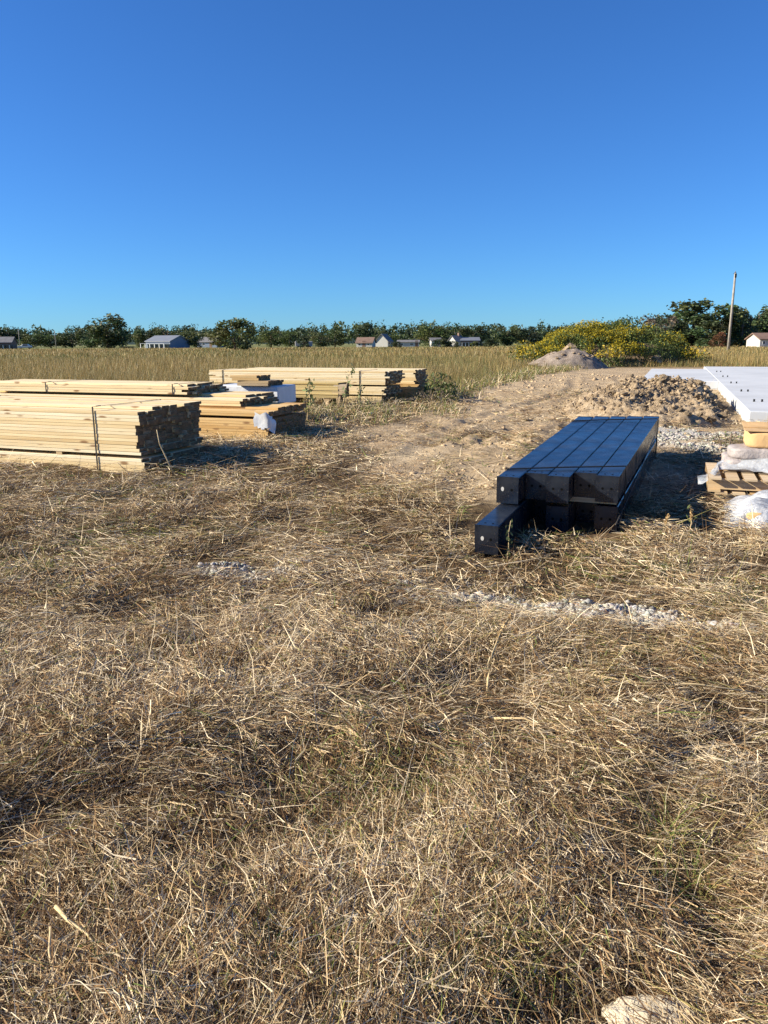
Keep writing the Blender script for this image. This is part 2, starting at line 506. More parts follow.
def straw_layer(acc, y0, y1, per, wmul, lmul, margin, seg, zlift):
    x, y = scatter(y0, y1, per, .60, margin)
    dm, gm = dirt_mask(x, y), grav_mask(x, y)
    fe = field_edge(x)
    dens = .34 + 1.0 * sstep(.34, .62, fbm(x * 2.6, y * 2.6, 4, 77))
    keep = rng.random(len(x)) < dens * (1 - .72 * dm * sstep(.25, .6, fbm(x * 1.5, y * 1.5, 3, 78)) - .22 * dm) * (1 - .85 * gm)
    keep &= ~blocked(x, y) & (y < fe + .5)
    keep &= ~((np.abs(x - .64) < .12) & (np.abs(y - 1.57) < .07) & (rng.random(len(x)) < .72))
    x, y, dm, dens = x[keep], y[keep], dm[keep], dens[keep]
    n = len(x)
    flow = 2 * math.pi * 1.6 * fbm(x * .55, y * .55, 2, 90)
    az = flow + rng.normal(0, .75, n) + rng.choice([0, math.pi], n)
    up = rng.random(n)
    tuft = sstep(.58, .75, fbm(x * 2.2, y * 2.2, 2, 55))
    pitch = np.where(up < .012 + .06 * tuft, rng.uniform(.4, 1.2, n), rng.normal(.03, .17, n))
    length = np.where(rng.random(n) < .10, rng.gamma(4, .05, n), rng.gamma(2.6, .026, n)).clip(.02, .42) * lmul
    width = rng.uniform(.0011, .0032, n) * wmul
    width = np.where(rng.random(n) < .04, width * 2.0, width)
    g = sstep(.56, .74, fbm(x * .8, y * .8, 3, 33)); br = fbm(x * 1.5 + 40, y * 1.5, 4, 44)
    w = np.stack([.7 + 1.7 * sstep(.44, .62, 1 - br), 1.5 + 0 * g, 1.3 + 0 * g, .8 + 1.5 * sstep(.48, .66, br), .5 + 0 * g, .10 + 1.3 * g, .25 + 1.0 * g], 1)
    z = ground_z(x, y) + zlift * (rng.random(n) ** 2.2 * 1.7) * (.5 + dens)
    cols, bend = pick_cols(n, w), rng.normal(.15, .45, n)
    for long_, sg in ((True, seg), (False, 1)):   # short bits are straight, long ones bend
        k = (length > .085 * lmul) == long_
        acc.add(*blades(x[k], y[k], z[k], az[k], pitch[k], length[k], width[k], bend[k], cols[k], sg))

acc = Acc()
straw_layer(acc, 1.15, 2.6, 42000, .97, .82, .4, 2, .045)
straw_layer(acc, 2.6, 4.6, 21000, 1.3, 1.0, .4, 2, .045)
straw_layer(acc, 4.6, 8.0, 7800, 1.95, 1.2, .5, 1, .04)
straw_layer(acc, 8.0, 13.0, 2800, 2.7, 1.4, .8, 1, .04)
straw_layer(acc, 13.0, 22.0, 520, 4.4, 1.6, .8, 1, .06)
tag(mesh_obj('dead_grass', acc.mesh('dead_grass', M['straw'])), 'matted dry cut grass covering the foreground', 'grass', None, 'stuff')

# green and straw tufts that still stand in the mown ground
acc = Acc()
def tufts(centres, nb, h, spread, green, wid):
    for cx, cy in centres:
        n = int(nb * random.uniform(.6, 1.3))
        x = cx + rng.normal(0, spread, n); y = cy + rng.normal(0, spread, n)
        w = np.array([.8, .8, .5, .2, .3, 2.6 * green, 1.8 * green])
        acc.add(*blades(x, y, ground_z(x, y), rng.uniform(0, 6.28, n), rng.uniform(.55, 1.5, n), h * rng.uniform(.5, 1.2, n), wid * rng.uniform(.7, 1.3, n), rng.uniform(.1, .6, n), pick_cols(n, w), 3))
tx, ty = scatter(1.2, 6.5, 1.7, .56, .4)
k = ~blocked(tx, ty); tufts(zip(tx[k], ty[k]), 22, .10, .035, .7, .0035)
tx, ty = scatter(6.5, 17, 2.2, .56, .6)
k = (dirt_mask(tx, ty) < .4) & ~blocked(tx, ty)
tufts(zip(tx[k], ty[k]), 16, .16, .06, .8, .007)
tufts([(.93, 2.2), (-.1, 1.62), (.15, 1.66), (-.28, 1.75), (1.05, 3.4), (.55, 4.0), (1.3, 3.8), (-2.4, 5.2), (-2.0, 4.6), (.9, 2.0), (.34, 1.68), (.28, 1.74), (.42, 1.72), (1.2, 3.7)], 80, .17, .05, 2.2, .004)
# rank grass round the far bundles
tx = rng.uniform(-1.6, 1.6, 130); ty = 16.1 + rng.normal(0, .6, 130) - tx * .2
tufts(zip(tx, ty), 12, .30, .1, .5, .010)
tx = rng.uniform(-1.6, .3, 60); ty = rng.uniform(13.2, 15.6, 60)
tufts(zip(tx, ty), 12, .3, .09, .5, .010)
bx = np.interp(rng.random(420), [0, 1], [0, 1])
tx = .9 + bx * 10; ty = field_edge(tx) + rng.normal(-.6, .8, 420)
tufts(zip(tx, ty), 14, .4, .16, .8, .016)
tag(mesh_obj('grass_tufts', acc.mesh('grass_tufts', M['straw'])), 'green and straw coloured tufts standing in the mown ground', 'grass', None, 'stuff')

# the tall golden field
FPAL = np.array([[.37, .26, .095], [.27, .18, .065], [.44, .345, .17], [.22, .195, .07], [.13, .15, .045]])
acc = Acc()
def field_layer(y0, y1, per, wid, h, seg, edge_green):
    x, y = scatter(y0, y1, per, .56, 4)
    fe = field_edge(x)
    rgt = (x > 6.13 + (y - 12.95) * .374 - 1.2) & (y < 38.5)
    k = (y > fe) & ~rgt & ~((np.hypot((x - 13.6) / 6.0, (y - 48.5) / 3.4) < 1))
    dens = .45 + .8 * sstep(.35, .6, fbm(x * .35, y * .35, 3, 70))
    k &= rng.random(len(x)) < dens
    x, y, fe = x[k], y[k], fe[k]
    n = len(x)
    g = (sstep(.48, .68, fbm(x * .09 + 7, y * .05, 3, 81)) * 1.2 + .22 + edge_green * (1 - sstep(1, 5, y - fe)))
    w = np.stack([1.5 + 0 * g, 1.0 + 0 * g, .8 + 0 * g, .35 + 1.6 * g, .12 + 1.6 * g], 1)
    w /= w.sum(1, keepdims=True)
    kk = (rng.random(n)[:, None] > np.cumsum(w, 1)).sum(1).clip(0, 4)
    cols = FPAL[kk] * rng.uniform(.75, 1.2, (n, 1))
    hh = h * rng.uniform(.55, 1.15, n) * (.75 + .5 * fbm(x * .3, y * .3, 2, 88)) * (.55 + .45 * sstep(0, 4, y - fe))
    acc.add(*blades(x, y, ground_z(x, y) - .02, rng.uniform(0, 6.28, n), rng.uniform(1.0, 1.54, n), hh, wid * rng.uniform(.6, 1.4, n), rng.uniform(.05, .35, n), cols, seg, rng.uniform(-.3, .3, n)))
field_layer(16, 30, 250, .0095, .62, 2, 1.0)
field_layer(30, 60, 70, .021, .58, 1, .6)
field_layer(60, 120, 9, .08, .52, 1, 0)
field_layer(120, 215, 2.2, .2, .45, 1, 0)
tag(mesh_obj('field_grass', acc.mesh('field_grass', M['field'])), 'tall golden grass of the field beyond the lumber', 'grass', None, 'stuff')

# ------------------------------------------------------------------ gravel and crumbs of soil
ico_bm = bmesh.new(); bmesh.ops.create_icosphere(ico_bm, subdivisions=1, radius=1)
ICO_V = np.array([v.co[:] for v in ico_bm.verts]); ICO_F = np.array([[v.index for v in f.verts] for f in ico_bm.faces]); ico_bm.free()
def stones(x, y, z, size, cols, squash=.65):
    n = len(x)
    v = ICO_V[None] * (1 + rng.uniform(-.5, .5, (n, len(ICO_V), 1)))
    v = v * (size[:, None] * np.stack([np.ones(n), rng.uniform(.6, 1, n), rng.uniform(.45, .9, n)], 1))[:, None, :]
    a = rng.uniform(0, 6.28, n); ca, sa = np.cos(a)[:, None], np.sin(a)[:, None]
    vx = v[:, :, 0] * ca - v[:, :, 1] * sa; vy = v[:, :, 0] * sa + v[:, :, 1] * ca
    out = np.stack([vx + x[:, None], vy + y[:, None], v[:, :, 2] + z[:, None]], 2)
    f = ICO_F[None] + (np.arange(n) * len(ICO_V))[:, None, None]
    return out.reshape(-1, 3), f.reshape(-1, 3), np.repeat(cols[:, None, :], len(ICO_V), 1).reshape(-1, 3)

labels = ['patch of white gravel showing through straw left of centre', 'thin scatter of white gravel in the grass before the black beams',
          'brightest white gravel strip in the grass in front of the black beams', 'faint gravel line between the two foreground gravel patches',
          'white gravel bed between the dirt heap and the pallets', 'grey gravel behind the black beams']
for gi, (cx, cy, a, b, t, st) in enumerate(GRAV):
    n = int(9000 * a * b * (4.6 if cy < 6 else 1.35))
    x = rng.normal(0, .62, n) * a; y = rng.normal(0, .62, n) * b
    x, y = cx + x * math.cos(t) - y * math.sin(t), cy + x * math.sin(t) + y * math.cos(t)
    k = (rng.random(n) < grav_mask(x, y) * 1.1 * sstep(.3, .6, fbm(x * 5, y * 5, 2, 26))) & ~blocked(x, y)
    x, y = x[k], y[k]; n = len(x)
    s = rng.gamma(4, .0028, n).clip(.004, .03) * (1 if cy < 6 else 1.15)
    c = np.array([.50, .475, .43] if cy < 6 else [.46, .43, .375]) * rng.uniform(.55, 1.15, (n, 1)) + rng.normal(0, .015, (n, 3))
    me = np_mesh('gravel', *stones(x, y, ground_z(x, y) + s * .35, s, c)[:2], M['stone'], np.repeat(c[:, None], len(ICO_V), 1).reshape(-1, 3))
    tag(mesh_obj('gravel', me), labels[gi], 'gravel', None, 'stuff')

n = 21000
y = rng.uniform(6.8, 34, n) ** 1.0; y = 6.8 + (y - 6.8) ** 2 / 27.2
x = rng.uniform(-1.2, 12, n)
d = dirt_mask(x, y)
k = (rng.random(n) < d * (.25 + sstep(.4, .65, fbm(x * 1.3, y * 1.3, 3, 19)))) & ~blocked(x, y)
x, y = x[k], y[k]; n = len(x)
s = rng.gamma(1.4, .0075, n).clip(.004, .05) * (1 + sstep(14, 30, y))
c = np.array([.43, .315, .195]) * rng.uniform(.6, 1.25, (n, 1))
me = np_mesh('soil_crumbs', *stones(x, y, ground_z(x, y) + s * .02, s, c)[:2], M['stone'], np.repeat(c[:, None], len(ICO_V), 1).reshape(-1, 3))
tag(mesh_obj('soil_crumbs', me), 'crumbs of tan soil scattered over the bare ground', 'soil', None, 'stuff')

# ------------------------------------------------------------------ lumber
BOARD = {}
def board_mesh(L, w, h, m):
    key = (round(L, 3), round(w, 4), round(h, 4), m)
    if key not in BOARD:
        bm = bmesh.new(); add_box(bm, -L, 0, 0, w, 0, h)
        es = [e for e in bm.edges if abs(e.verts[0].co.x - e.verts[1].co.x) > L * .5]
        bmesh.ops.bevel(bm, geom=es, offset=.0025, segments=1, affect='EDGES')
        BOARD[key] = bm_mesh('board', bm, M[m])
    return BOARD[key]

def bundle(label, corner, z, rows, cols, L, w, h, m='pine', gaps=(), rag=.03, skip=None, straps=(), rz=0, group='lumber bundles', sag=0, dun=True, shift=None):
    """boards lie along local X (to the left of the corner), columns go back along local Y"""
    t = thing('lumber_bundle', label, 'lumber', (corner[0], corner[1], z), -A + rz, group)
    zz = 0; levels = []
    for r in range(rows):
        if r in gaps:
            for q in (.25, .5, .78): box_part('spacer', t, (-L * q - .045, -L * q + .045, .01, cols * w - .01, zz + .0005, zz + .0375), M['weathered'])
            zz += .038
        off = shift(r) if shift else 0
        for c in range(cols):
            if skip and skip(r, c): continue
            o = mesh_obj('board', board_mesh(L, w - .003, h - .0026, m), t, (random.gauss(0, rag) + off, c * w + random.gauss(0, .0008) + (random.gauss(0, .0016) if c in (0, cols - 1) else 0), zz))
        zz += h
    W = cols * w
    for sx in straps:
        bm = bmesh.new()
        e = .012
        for b in ((sx, sx + .02, -e, -e + .003, -.005, zz + .004), (sx, sx + .02, W + e - .003, W + e, -.005, zz + .004), (sx, sx + .02, -e, W + e, zz + .0045, zz + .0075)):
            add_box(bm, *b)
        add_box(bm, sx - .004, sx + .024, .06, .12, zz + .008, zz + .014)
        mesh_obj('strap', bm_mesh('strap', bm, M['band']), t)
    if dun:
        for q in (.1, .5, .88): box_part('bearer', t, (-L * q - .045, -L * q + .045, .0, W, -.09, -.002), M['weathered'])
    return t

# nearest bundle
def b1_shift(r): return (-.0, -.0, .0, .0)[r] if r < 4 else (.06 if 9 <= r < 13 else -.02)
bundle('largest and nearest lumber bundle at the left edge, dark ragged board ends facing right', (-2.76, 8.76), .115, 19, 9, 4.9, .14, .0385, 'pine', gaps=(5,), rag=.016, straps=(-.66, -3.4), shift=lambda r: (0.0 if r < 5 else (-.03 if r < 7 else (-.07 if r < 14 else -.02)) - .0), skip=lambda r, c: r == 18 and c in (0, 1, 5), dun=False)
# second group, three steps
bundle('low orange lumber bundle with a white end tag behind the nearest bundle', (-1.69, 11.19), .21, 11, 9, 4.9, .14, .0385, 'pine_orange', gaps=(8,), rag=.02, dun=False, skip=lambda r, c: r == 10 and c < 2)
bundle('middle step of the second lumber pile, four rows lying on the orange bundle', (-2.12, 11.62), .675, 4, 8, 5.3, .14, .0385, 'pine', rag=.03, straps=(), dun=False, shift=lambda r: -.05 * (r == 3), skip=lambda r, c: r == 3 and c in (0, 1))
bundle('top step of the second lumber pile, short dark board ends above the nearest bundle', (-3.02, 11.95), .834, 4, 8, 4.0, .14, .0375, 'pine', rag=.045, straps=(-.26, -2.75), dun=False, shift=lambda r: -.10 * (r == 3), skip=lambda r, c: r == 3 and c in (0, 7))
# white paper tag folded round the corner of the orange bundle
bm = bmesh.new()
pts = []
for i in range(9):
    for j in range(7):
        u, v = i / 8, j / 6
        s = -.20 + u * .42
        x, y = (s, -.02) if s < .04 else (.045 + .012 * math.sin(v * 5), -.02 + (s - .04))
        pts.append(bm.verts.new((x + .012 * math.sin(9 * v + 3 * u), y - .012 * math.sin(7 * u + 5 * v), (.17 + .22 * v - .10 * max(0, u - .5) * 2 * (1 - v) - .07 * (1 - u) * (v < .4) + .02 * math.sin(6 * u) + .03 * math.sin(11 * v * u + 2)))))
for i in range(8):
    for j in range(6):
        if (i, j) in ((0, 0), (1, 0), (7, 5), (0, 1), (3, 0)): continue
        bm.faces.new((pts[i * 7 + j], pts[(i + 1) * 7 + j], pts[(i + 1) * 7 + j + 1], pts[i * 7 + j + 1]))
o = mesh_obj('bundle_tag', bm_mesh('bundle_tag', bm, M['whitewrap'], True), None, (-1.69, 11.19, .21)); o.rotation_euler = (0, 0, -A)
tag(o, 'crumpled white wrapper stuck on the corner of the orange lumber bundle', 'wrapper')

# white wrapped package and the short boards on it
t = thing('wrapped_package', 'flat white wrapped package between the two lumber piles', 'package', (-1.86, 13.75, .2), -A)
box_part('wrapping', t, (-1.3, 0, 0, .7, .33, .66), M['whitewrap'], .02)
for q in (-1.2, -.7, -.15): box_part('bearer', t, (q - .045, q + .045, .0, .7, -.04, .328), M['weathered'])
for k, (ox, oy, L, n, hh) in enumerate([(-2.02, 13.72, .62, 5, .045), (-2.20, 13.80, .52, 4, .045)]):
    tt = thing('short_board_stack', ['grey brown short boards stacked on the white package', 'upper layer of short brown boards lying on the grey ones over the white package'][k], 'boards', (ox, oy, .862 + k * .092), -A + R(4 * k))
    for r in range(2):
        for c in range(n):
            mesh_obj('board', board_mesh(L, .112, .043, 'weathered' if k == 0 else 'pine_orange'), tt, (random.gauss(0, .02), c * .115, r * .0455))

# third group, farthest
bundle('far lumber bundle with dark ragged end and black strap, raised on bearers', (.02, 17.95), .225, 17, 8, 4.7, .14, .0385, 'pine', gaps=(4, 9), rag=.035, straps=(-.62, -4.3), shift=lambda r: -.06 if r < 4 else (.05 if r > 9 else 0))
bundle('rearmost long lumber bundle, its dark end sticking out past the far bundle', (.80, 19.3), .60, 9, 7, 4.9, .14, .0385, 'pine', rag=.03, dun=False)
bundle('low pale lumber stack underneath the rearmost bundle', (.84, 19.2), .205, 10, 7, 4.7, .14, .0385, 'pine_orange', rag=.04, dun=False)
t = thing('sheet_stack', 'stack of tan plywood sheets on bearers before the far lumber', 'sheet stack', (-1.0, 17.2, .40), -A)
for r in range(18):
    mesh_obj('sheet', board_mesh(2.44, .62, .0183, 'plywood'), t, (random.gauss(0, .008), random.gauss(0, .006), r * .0186))
for q in (.12, .5, .88): box_part('bearer', t, (-2.44 * q - .06, -2.44 * q + .06, .02, .6, -.22, -.002), M['weathered'])
t = thing('lumber_offcut', 'short dark timber block resting at the end of the plywood stack', 'timber', (-.86, 17.15, .48), -A)
for k in range(3): mesh_obj('board', board_mesh(.30, .14, .075, 'weathered'), t, (.0 + .02 * k, 0, k * .077 - .002))
box_part('bearer', t, (-.2, -.1, 0, .14, -.28, -.004), M['weathered'])

# ------------------------------------------------------------------ black steel beams
BW, BD = .181, .222
BANG = -R(24.0); BP = R(2.7)
def beam(label, x, y, z, L, dents=0):
    t = thing('steel_beam', label, 'steel beam', (x, y, z), rot=(BP, 0, BANG), group='black steel beams in the stack')
    bm = bmesh.new(); add_box(bm, 0, BW, .006, L - .006, 0, BD, bev=.006)
    mesh_obj('body', bm_mesh('body', bm, M['steel']), t)
    for nm, y0 in (('end_plate', -.004), ('end_plate', L - .008)):
        p = box_part(nm, t, (-.002, BW + .002, y0, y0 + .010, -.002, BD + .003), M['steel'])
        bm = bmesh.new()
        for hx_ in (.055, BW - .055):
            r = bmesh.ops.create_circle(bm, cap_ends=True, radius=.011, segments=10)
            yy = y0 - .001 if y0 < 0 else y0 + .011
            for v in r['verts']: v.co = Vector((hx_ + v.co.x, yy, BD * .52 + v.co.y))
        mesh_obj('bolt_hole', bm_mesh('bolt_hole', bm, M['hole']), p)
    bm = bmesh.new()                             # drilled holes near the end on the top face
    for hx_ in (.06, BW - .06):
        r = bmesh.ops.create_circle(bm, cap_ends=True, radius=.009, segments=10)
        for v in r['verts']: v.co = Vector((hx_ + v.co.x, .07 + v.co.y, BD + .0012))
    mesh_obj('bolt_hole', bm_mesh('bolt_hole', bm, M['hole']), t)
    return t
words = ['leftmost', 'second from the left', 'middle', 'fourth from the left', 'rightmost']
rec = [0, .13, .015, .14, .02]
pitch_at = lambda y: .022 + (y - 6.32) * math.tan(BP) / math.cos(BANG)
tanb = math.tan(-BANG)
for i in range(5):                               # upper layer
    y0 = 6.32 + rec[i]
    b = beam(f'{words[i]} beam of the upper layer, black steel with a blue sheen', .945 + i * .2055 + rec[i] * tanb, y0, pitch_at(y0) + BD + .045, (9.70 - y0) / math.cos(BANG))
    if i == 0:
        bm = bmesh.new(); r = bmesh.ops.create_circle(bm, cap_ends=True, radius=.013, segments=10)
        for v in r['verts']: v.co = Vector((.05 + v.co.x, -.007, .12 + v.co.y * 1.5))
        mesh_obj('daylit_hole', bm_mesh('daylit_hole', bm, M['hole_daylight']), b)  # pale disc painted as light seen through a hole in the end
rec2 = [-.60, .42, .05, .30, .05]
for i in range(5):                               # lower layer
    y0 = 6.32 + rec2[i]
    nm = 'lowest left beam sticking out toward the viewer, black steel' if i == 0 else f'{words[i]} beam of the lower layer, black steel in shade'
    b = beam(nm, (.965 if i == 0 else .945) + i * .2055 + rec2[i] * tanb, y0, pitch_at(y0) + (.03 if i == 0 else 0), (9.66 - y0) / math.cos(BANG))
    if i == 0:
        bm = bmesh.new(); r = bmesh.ops.create_circle(bm, cap_ends=True, radius=.013, segments=10)
        for v in r['verts']: v.co = Vector((.06 + v.co.x, -.007, .12 + v.co.y * 1.4))
        mesh_obj('daylit_hole', bm_mesh('daylit_hole', bm, M['hole_daylight']), b)  # same pale disc, painted light for the see-through hole
def along(d, across, up):                        # a point in the stack's frame, from its front left foot
    e = Matrix.Translation((.945, 6.32, pitch_at(6.32))) @ Matrix.Rotation(BANG, 4, 'Z') @ Matrix.Rotation(BP, 4, 'X')
    return e @ Vector((across, d, up))
TOPZ = 2 * BD + .045; TOTW = .2055 * 5 * math.cos(BANG)
for k, d in enumerate((.30, 3.28)):
    t = thing('steel_strapping', ['black steel strap round the near end of the beam stack', 'black steel strap round the far end of the beam stack'][k], 'strap', along(d, 0, 0), rot=(BP, 0, BANG))
    s = -.0 + (0.0)
    # the stack is skewed: its left side lags its right side along the beams
    bm = bmesh.new()
    add_tube(bm, [(-.006, 0, .0), (-.008, 0, TOPZ * .5), (-.006, 0, TOPZ + .006), (TOTW * .5, +.5 * tanb * TOTW, TOPZ + .009), (TOTW + .004, tanb * TOTW, TOPZ + .006), (TOTW + .008, tanb * TOTW, TOPZ * .5), (TOTW + .006, tanb * TOTW, 0)], [.0065] * 7, 5)
    mesh_obj('band', bm_mesh('band', bm, M['band']), t)
# the long rod of angle iron lying along the right side, between the layers
a, b = along(.15, TOTW + .016, BD * .55), along(3.3, TOTW + .014, BD * 1.55)
o = tube_part('steel_rod', None, [a, a.lerp(b, .5) - Vector((0, 0, .012)), b], [.006] * 3, M['band'], 6)
tag(o, 'thin dark rod lying along the right side of the beam stack', 'rod')
for k, d in enumerate((.75, 2.9)):
    p = along(d, -.05, -.004)
    o = box_part('bearer_timber', None, (0, TOTW + (.50 if k == 0 else .12), -.045, .045, -.075, -.004), M['weathered'])
    o.location = p; o.rotation_euler = (0, 0, BANG)
    tag(o, ['weathered timber under the near part of the beams, sticking out right', 'weathered timber under the far part of the beam stack'][k], 'timber')

for k, d in enumerate((.16, 1.7, 3.1)):
    o = box_part('spacer_timber', None, (.01, TOTW - .02, 0, .05, 0, .0405), M['pallet'])
    o.location = along(d + .25, 0, BD + .0025) ; o.rotation_euler = (BP, 0, BANG)
    tag(o, ['pale spacer timber between the beam layers at the near end', 'pale spacer timber between the beam layers at mid length', 'pale spacer timber between the beam layers at the far end'][k], 'timber')

# ------------------------------------------------------------------ concrete slab
def slab(label, v0, v1, u0, u1, zb, zt):
    t = thing('concrete_slab', label, 'concrete slab', (6.13, 12.95, 0), -A)
    bm = bmesh.new(); add_box(bm, v0, v1, u0, u1, zb, zt, bev=.012)
    mesh_obj('concrete', bm_mesh('concrete', bm, M['concrete']), t)
    return t
s1 = slab('wide pale concrete slab with small brackets along its left edge', 0, 13, 0, 25, .05, .45)
for q in (2.3, 5.6, 9.4, 13.6, 18.0):
    for dx in (0, .14):
        bm = bmesh.new()
        add_box(bm, .24 + dx, .275 + dx, q, q + .012, .45, .50); add_box(bm, .24 + dx, .275 + dx, q + .012, q + .06, .45, .457)
        mesh_obj('anchor_bracket', bm_mesh('anchor_bracket', bm, M['band']), s1)
slab('narrow concrete strip joined to the left side of the wide slab behind the dirt', -2.2, -.004, 10.6, 21.5, .05, .445)
o = box_part('sunlit_edge_board', None, (-.02, 3.2, -.075, -.035, .10, .40), M['pine']); o.location = (6.13 + .3 * V[0], 12.95 + .3 * V[1], 0); o.rotation_euler = (0, 0, -A)  # added board, its pale wood standing for the slab side in sun
tag(o, 'pale board added for the sunlit front side of the concrete slab', 'board')

# ------------------------------------------------------------------ heaps of earth
CLOD = []
for k in range(6):
    bm = bmesh.new(); bmesh.ops.create_icosphere(bm, subdivisions=2, radius=1)
    for v in bm.verts:
        d = mnoise.noise(v.co * 1.3 + Vector((k * 7.1, 0, 0))) * .6 + mnoise.noise(v.co * 2.6 + Vector((0, k * 5.3, 0))) * .5
        v.co *= 1 + d
        v.co.z *= .62
    CLOD.append(bm_mesh('clod', bm, M['clod']))

def heap_grid(n, m, fz, material, name):
    s, r = np.meshgrid(np.linspace(0, 2 * math.pi, n, endpoint=False), np.linspace(0, 1, m))
    p, q = r * np.cos(s), r * np.sin(s)
    x, y, z = fz(p.ravel(), q.ravel())
    i, j = np.meshgrid(np.arange(n), np.arange(m - 1))
    a = (j * n + i).ravel(); b = (j * n + (i + 1) % n).ravel()
    return np_mesh(name, np.stack([x, y, z], 1), np.stack([a, b, b + n, a + n], 1), material, smooth=True)

HC = np.array([5.85, 16.3])
def heap_h(x, y):
    dx, dy = x - HC[0], y - HC[1]
    p, q = dx * V[0] + dy * V[1], dx * U[0] + dy * U[1]
    ps = (x - 6.13) * V[0] + (y - 12.95) * V[1]      # stays off the slab
    rr = (p / 1.95) ** 2 + (q / 3.8) ** 2
    e = np.clip(1 - rr + .5 * (fbm(x * 1.2, y * 1.2, 2, 71) - .5), 0, 1)
    h = .42 * e ** .6 * (.65 + .7 * fbm(x * .8, y * .8, 2, 72)) + e ** .3 * (.30 * np.abs(fbm(x * 2.8, y * 2.8, 3, 73) - .5) + .26 * (fbm(x * 5, y * 5, 3, 74) - .5) + .13 * np.abs(fbm(x * 13, y * 13, 2, 75) - .5))
    return h * np.where((y > 12.2), 1 - sstep(-.75, -.08, ps), 1)
def f(p, q):
    x = HC[0] + (p * 2.1) * V[0] + (q * 4.2) * U[0]; y = HC[1] + (p * 2.1) * V[1] + (q * 4.2) * U[1]
    h = heap_h(x, y)
    return x, y, ground_z(x, y) - .03 + h - .15 * (h < .004)
heap = thing('dirt_heap', 'long low heap of brown cloddy dirt beside the concrete slab', 'dirt heap', (HC[0], HC[1], .2))
me = heap_grid(300, 120, lambda p, q: (lambda a: (a[0] - HC[0], a[1] - HC[1], a[2] - .2))(f(p, q)), M['clod'], 'soil')
mesh_obj('soil', me, heap)
for k in range(210):
    p, q = random.gauss(0, .52), random.gauss(0, .5)
    if p * p + q * q > 1.2: continue
    x = HC[0] + p * 1.75 * V[0] + q * 3.6 * U[0]; y = HC[1] + p * 1.75 * V[1] + q * 3.6 * U[1]
    if (x - 6.13) * V[0] + (y - 12.95) * V[1] > -.15: continue
    z = float(ground_z(np.array([x]), np.array([y]))[0] + heap_h(np.array([x]), np.array([y]))[0])
    s = min(.19, random.gammavariate(1.6, .018) + .02)
    o = mesh_obj('clod', CLOD[k % 6], heap, (x - HC[0], y - HC[1], z - .2 + s * .2))
    o.scale = (s, s * random.uniform(.7, 1.1), s * random.uniform(.7, 1.2)); o.rotation_euler = (random.uniform(-.6, .6), random.uniform(-.6, .6), random.uniform(0, 6.28))
n = 5000
p, q = rng.normal(0, .55, n), rng.normal(0, .52, n)
x = HC[0] + p * 1.75 * V[0] + q * 3.6 * U[0]; y = HC[1] + p * 1.75 * V[1] + q * 3.6 * U[1]
k = ((x - 6.13) * V[0] + (y - 12.95) * V[1] < -.1) & (p * p + q * q < 1.7)
x, y = x[k], y[k]; n = len(x); s = rng.gamma(1.2, .011, n).clip(.005, .07)
c = np.array([.37, .275, .175]) * rng.uniform(.6, 1.15, (n, 1))
st = stones(x - HC[0], y - HC[1], ground_z(x, y) + heap_h(x, y) - .2 + s * .1, s, c)
o = mesh_obj('small_clods', np_mesh('small_clods', st[0], st[1], M['stone'], st[2]), heap); o['kind'] = 'stuff'
for k, (x, y, s) in enumerate([(3.0, 12.6, .12), (3.6, 13.4, .09), (2.6, 14.2, .08), (4.3, 15.2, .12), (1.5, 13.2, .07), (.45, 6.35, .07), (3.6, 11.9, .1)]):
    lab = ['brown clod behind the far end of the beams', 'small clod right of the larger one behind the beams', 'clod on the bare soil beyond the tyre tracks', 'clod at the left foot of the dirt heap', 'lone clod at the left of the tyre tracks', 'dark clod in the straw left of the sticking out beam', 'clod beside the gravel right behind the beams'][k]
    o = mesh_obj('clod', CLOD[k % 6], None, (x, y, gz(x, y) + s * .25)); o.scale = (s * 1.3, s, s * .9); o.rotation_euler = (0, 0, k)
    tag(o, lab, 'clod', 'clods on the soil')

# the grey pile in front of the flowering mound
GP = np.array([10.35, 42.6])
pile = thing('dirt_pile', 'pointed grey dirt pile in front of the yellow flowering mound', 'dirt pile', (GP[0], GP[1], .2))
def f(p, q):
    r = np.hypot(p, q)
    h = 1.08 * np.clip(1 - (r * (1 + .16 * np.cos(np.arctan2(q, p)))) ** 1.8, 0, 1) * (.82 + .3 * fbm(p * 1.6, q * 1.6, 2, 93)) + .34 * (fbm(p * 4, q * 4, 3, 91) - .5) * (1 - r ** 3) + .12 * (fbm(p * 11, q * 11, 2, 92) - .5) * (r < .97)
    return p * 2.35 - .1, q * 1.9, h - .06
mesh_obj('soil', heap_grid(72, 30, f, M['heap_grey'], 'soil'), pile)
for k in range(46):
    a, r = random.uniform(0, 6.28), random.uniform(.25, 1.02) ** .7
    p, q = np.array([r * math.cos(a)]), np.array([r * math.sin(a)])
    x, y, z = [float(v[0]) for v in f(p, q)]
    s = random.uniform(.04, .11)
    o = mesh_obj('clod', CLOD[k % 6], pile, (x, y, z + s * .2)); o.scale = (s, s, s); o.rotation_euler = (0, 0, a)

# ------------------------------------------------------------------ leaves
def leaf_quads(p, size, cols, aspect=.6, upbias=0.0):
    n = len(p)
    d = rng.normal(0, 1, (n, 3)); d[:, 2] += upbias; d /= np.linalg.norm(d, axis=1)[:, None]
    e = np.cross(d, rng.normal(0, 1, (n, 3))); e /= np.linalg.norm(e, axis=1)[:, None]
    d = d * size[:, None] * .5; e = e * size[:, None] * .5 * aspect
    v = np.stack([p - d, p + e - d * .1, p + d, p - e - d * .1], 1).reshape(-1, 3)
    return v, np.arange(n * 4).reshape(-1, 4), np.repeat(cols[:, None], 4, 1).reshape(-1, 3)

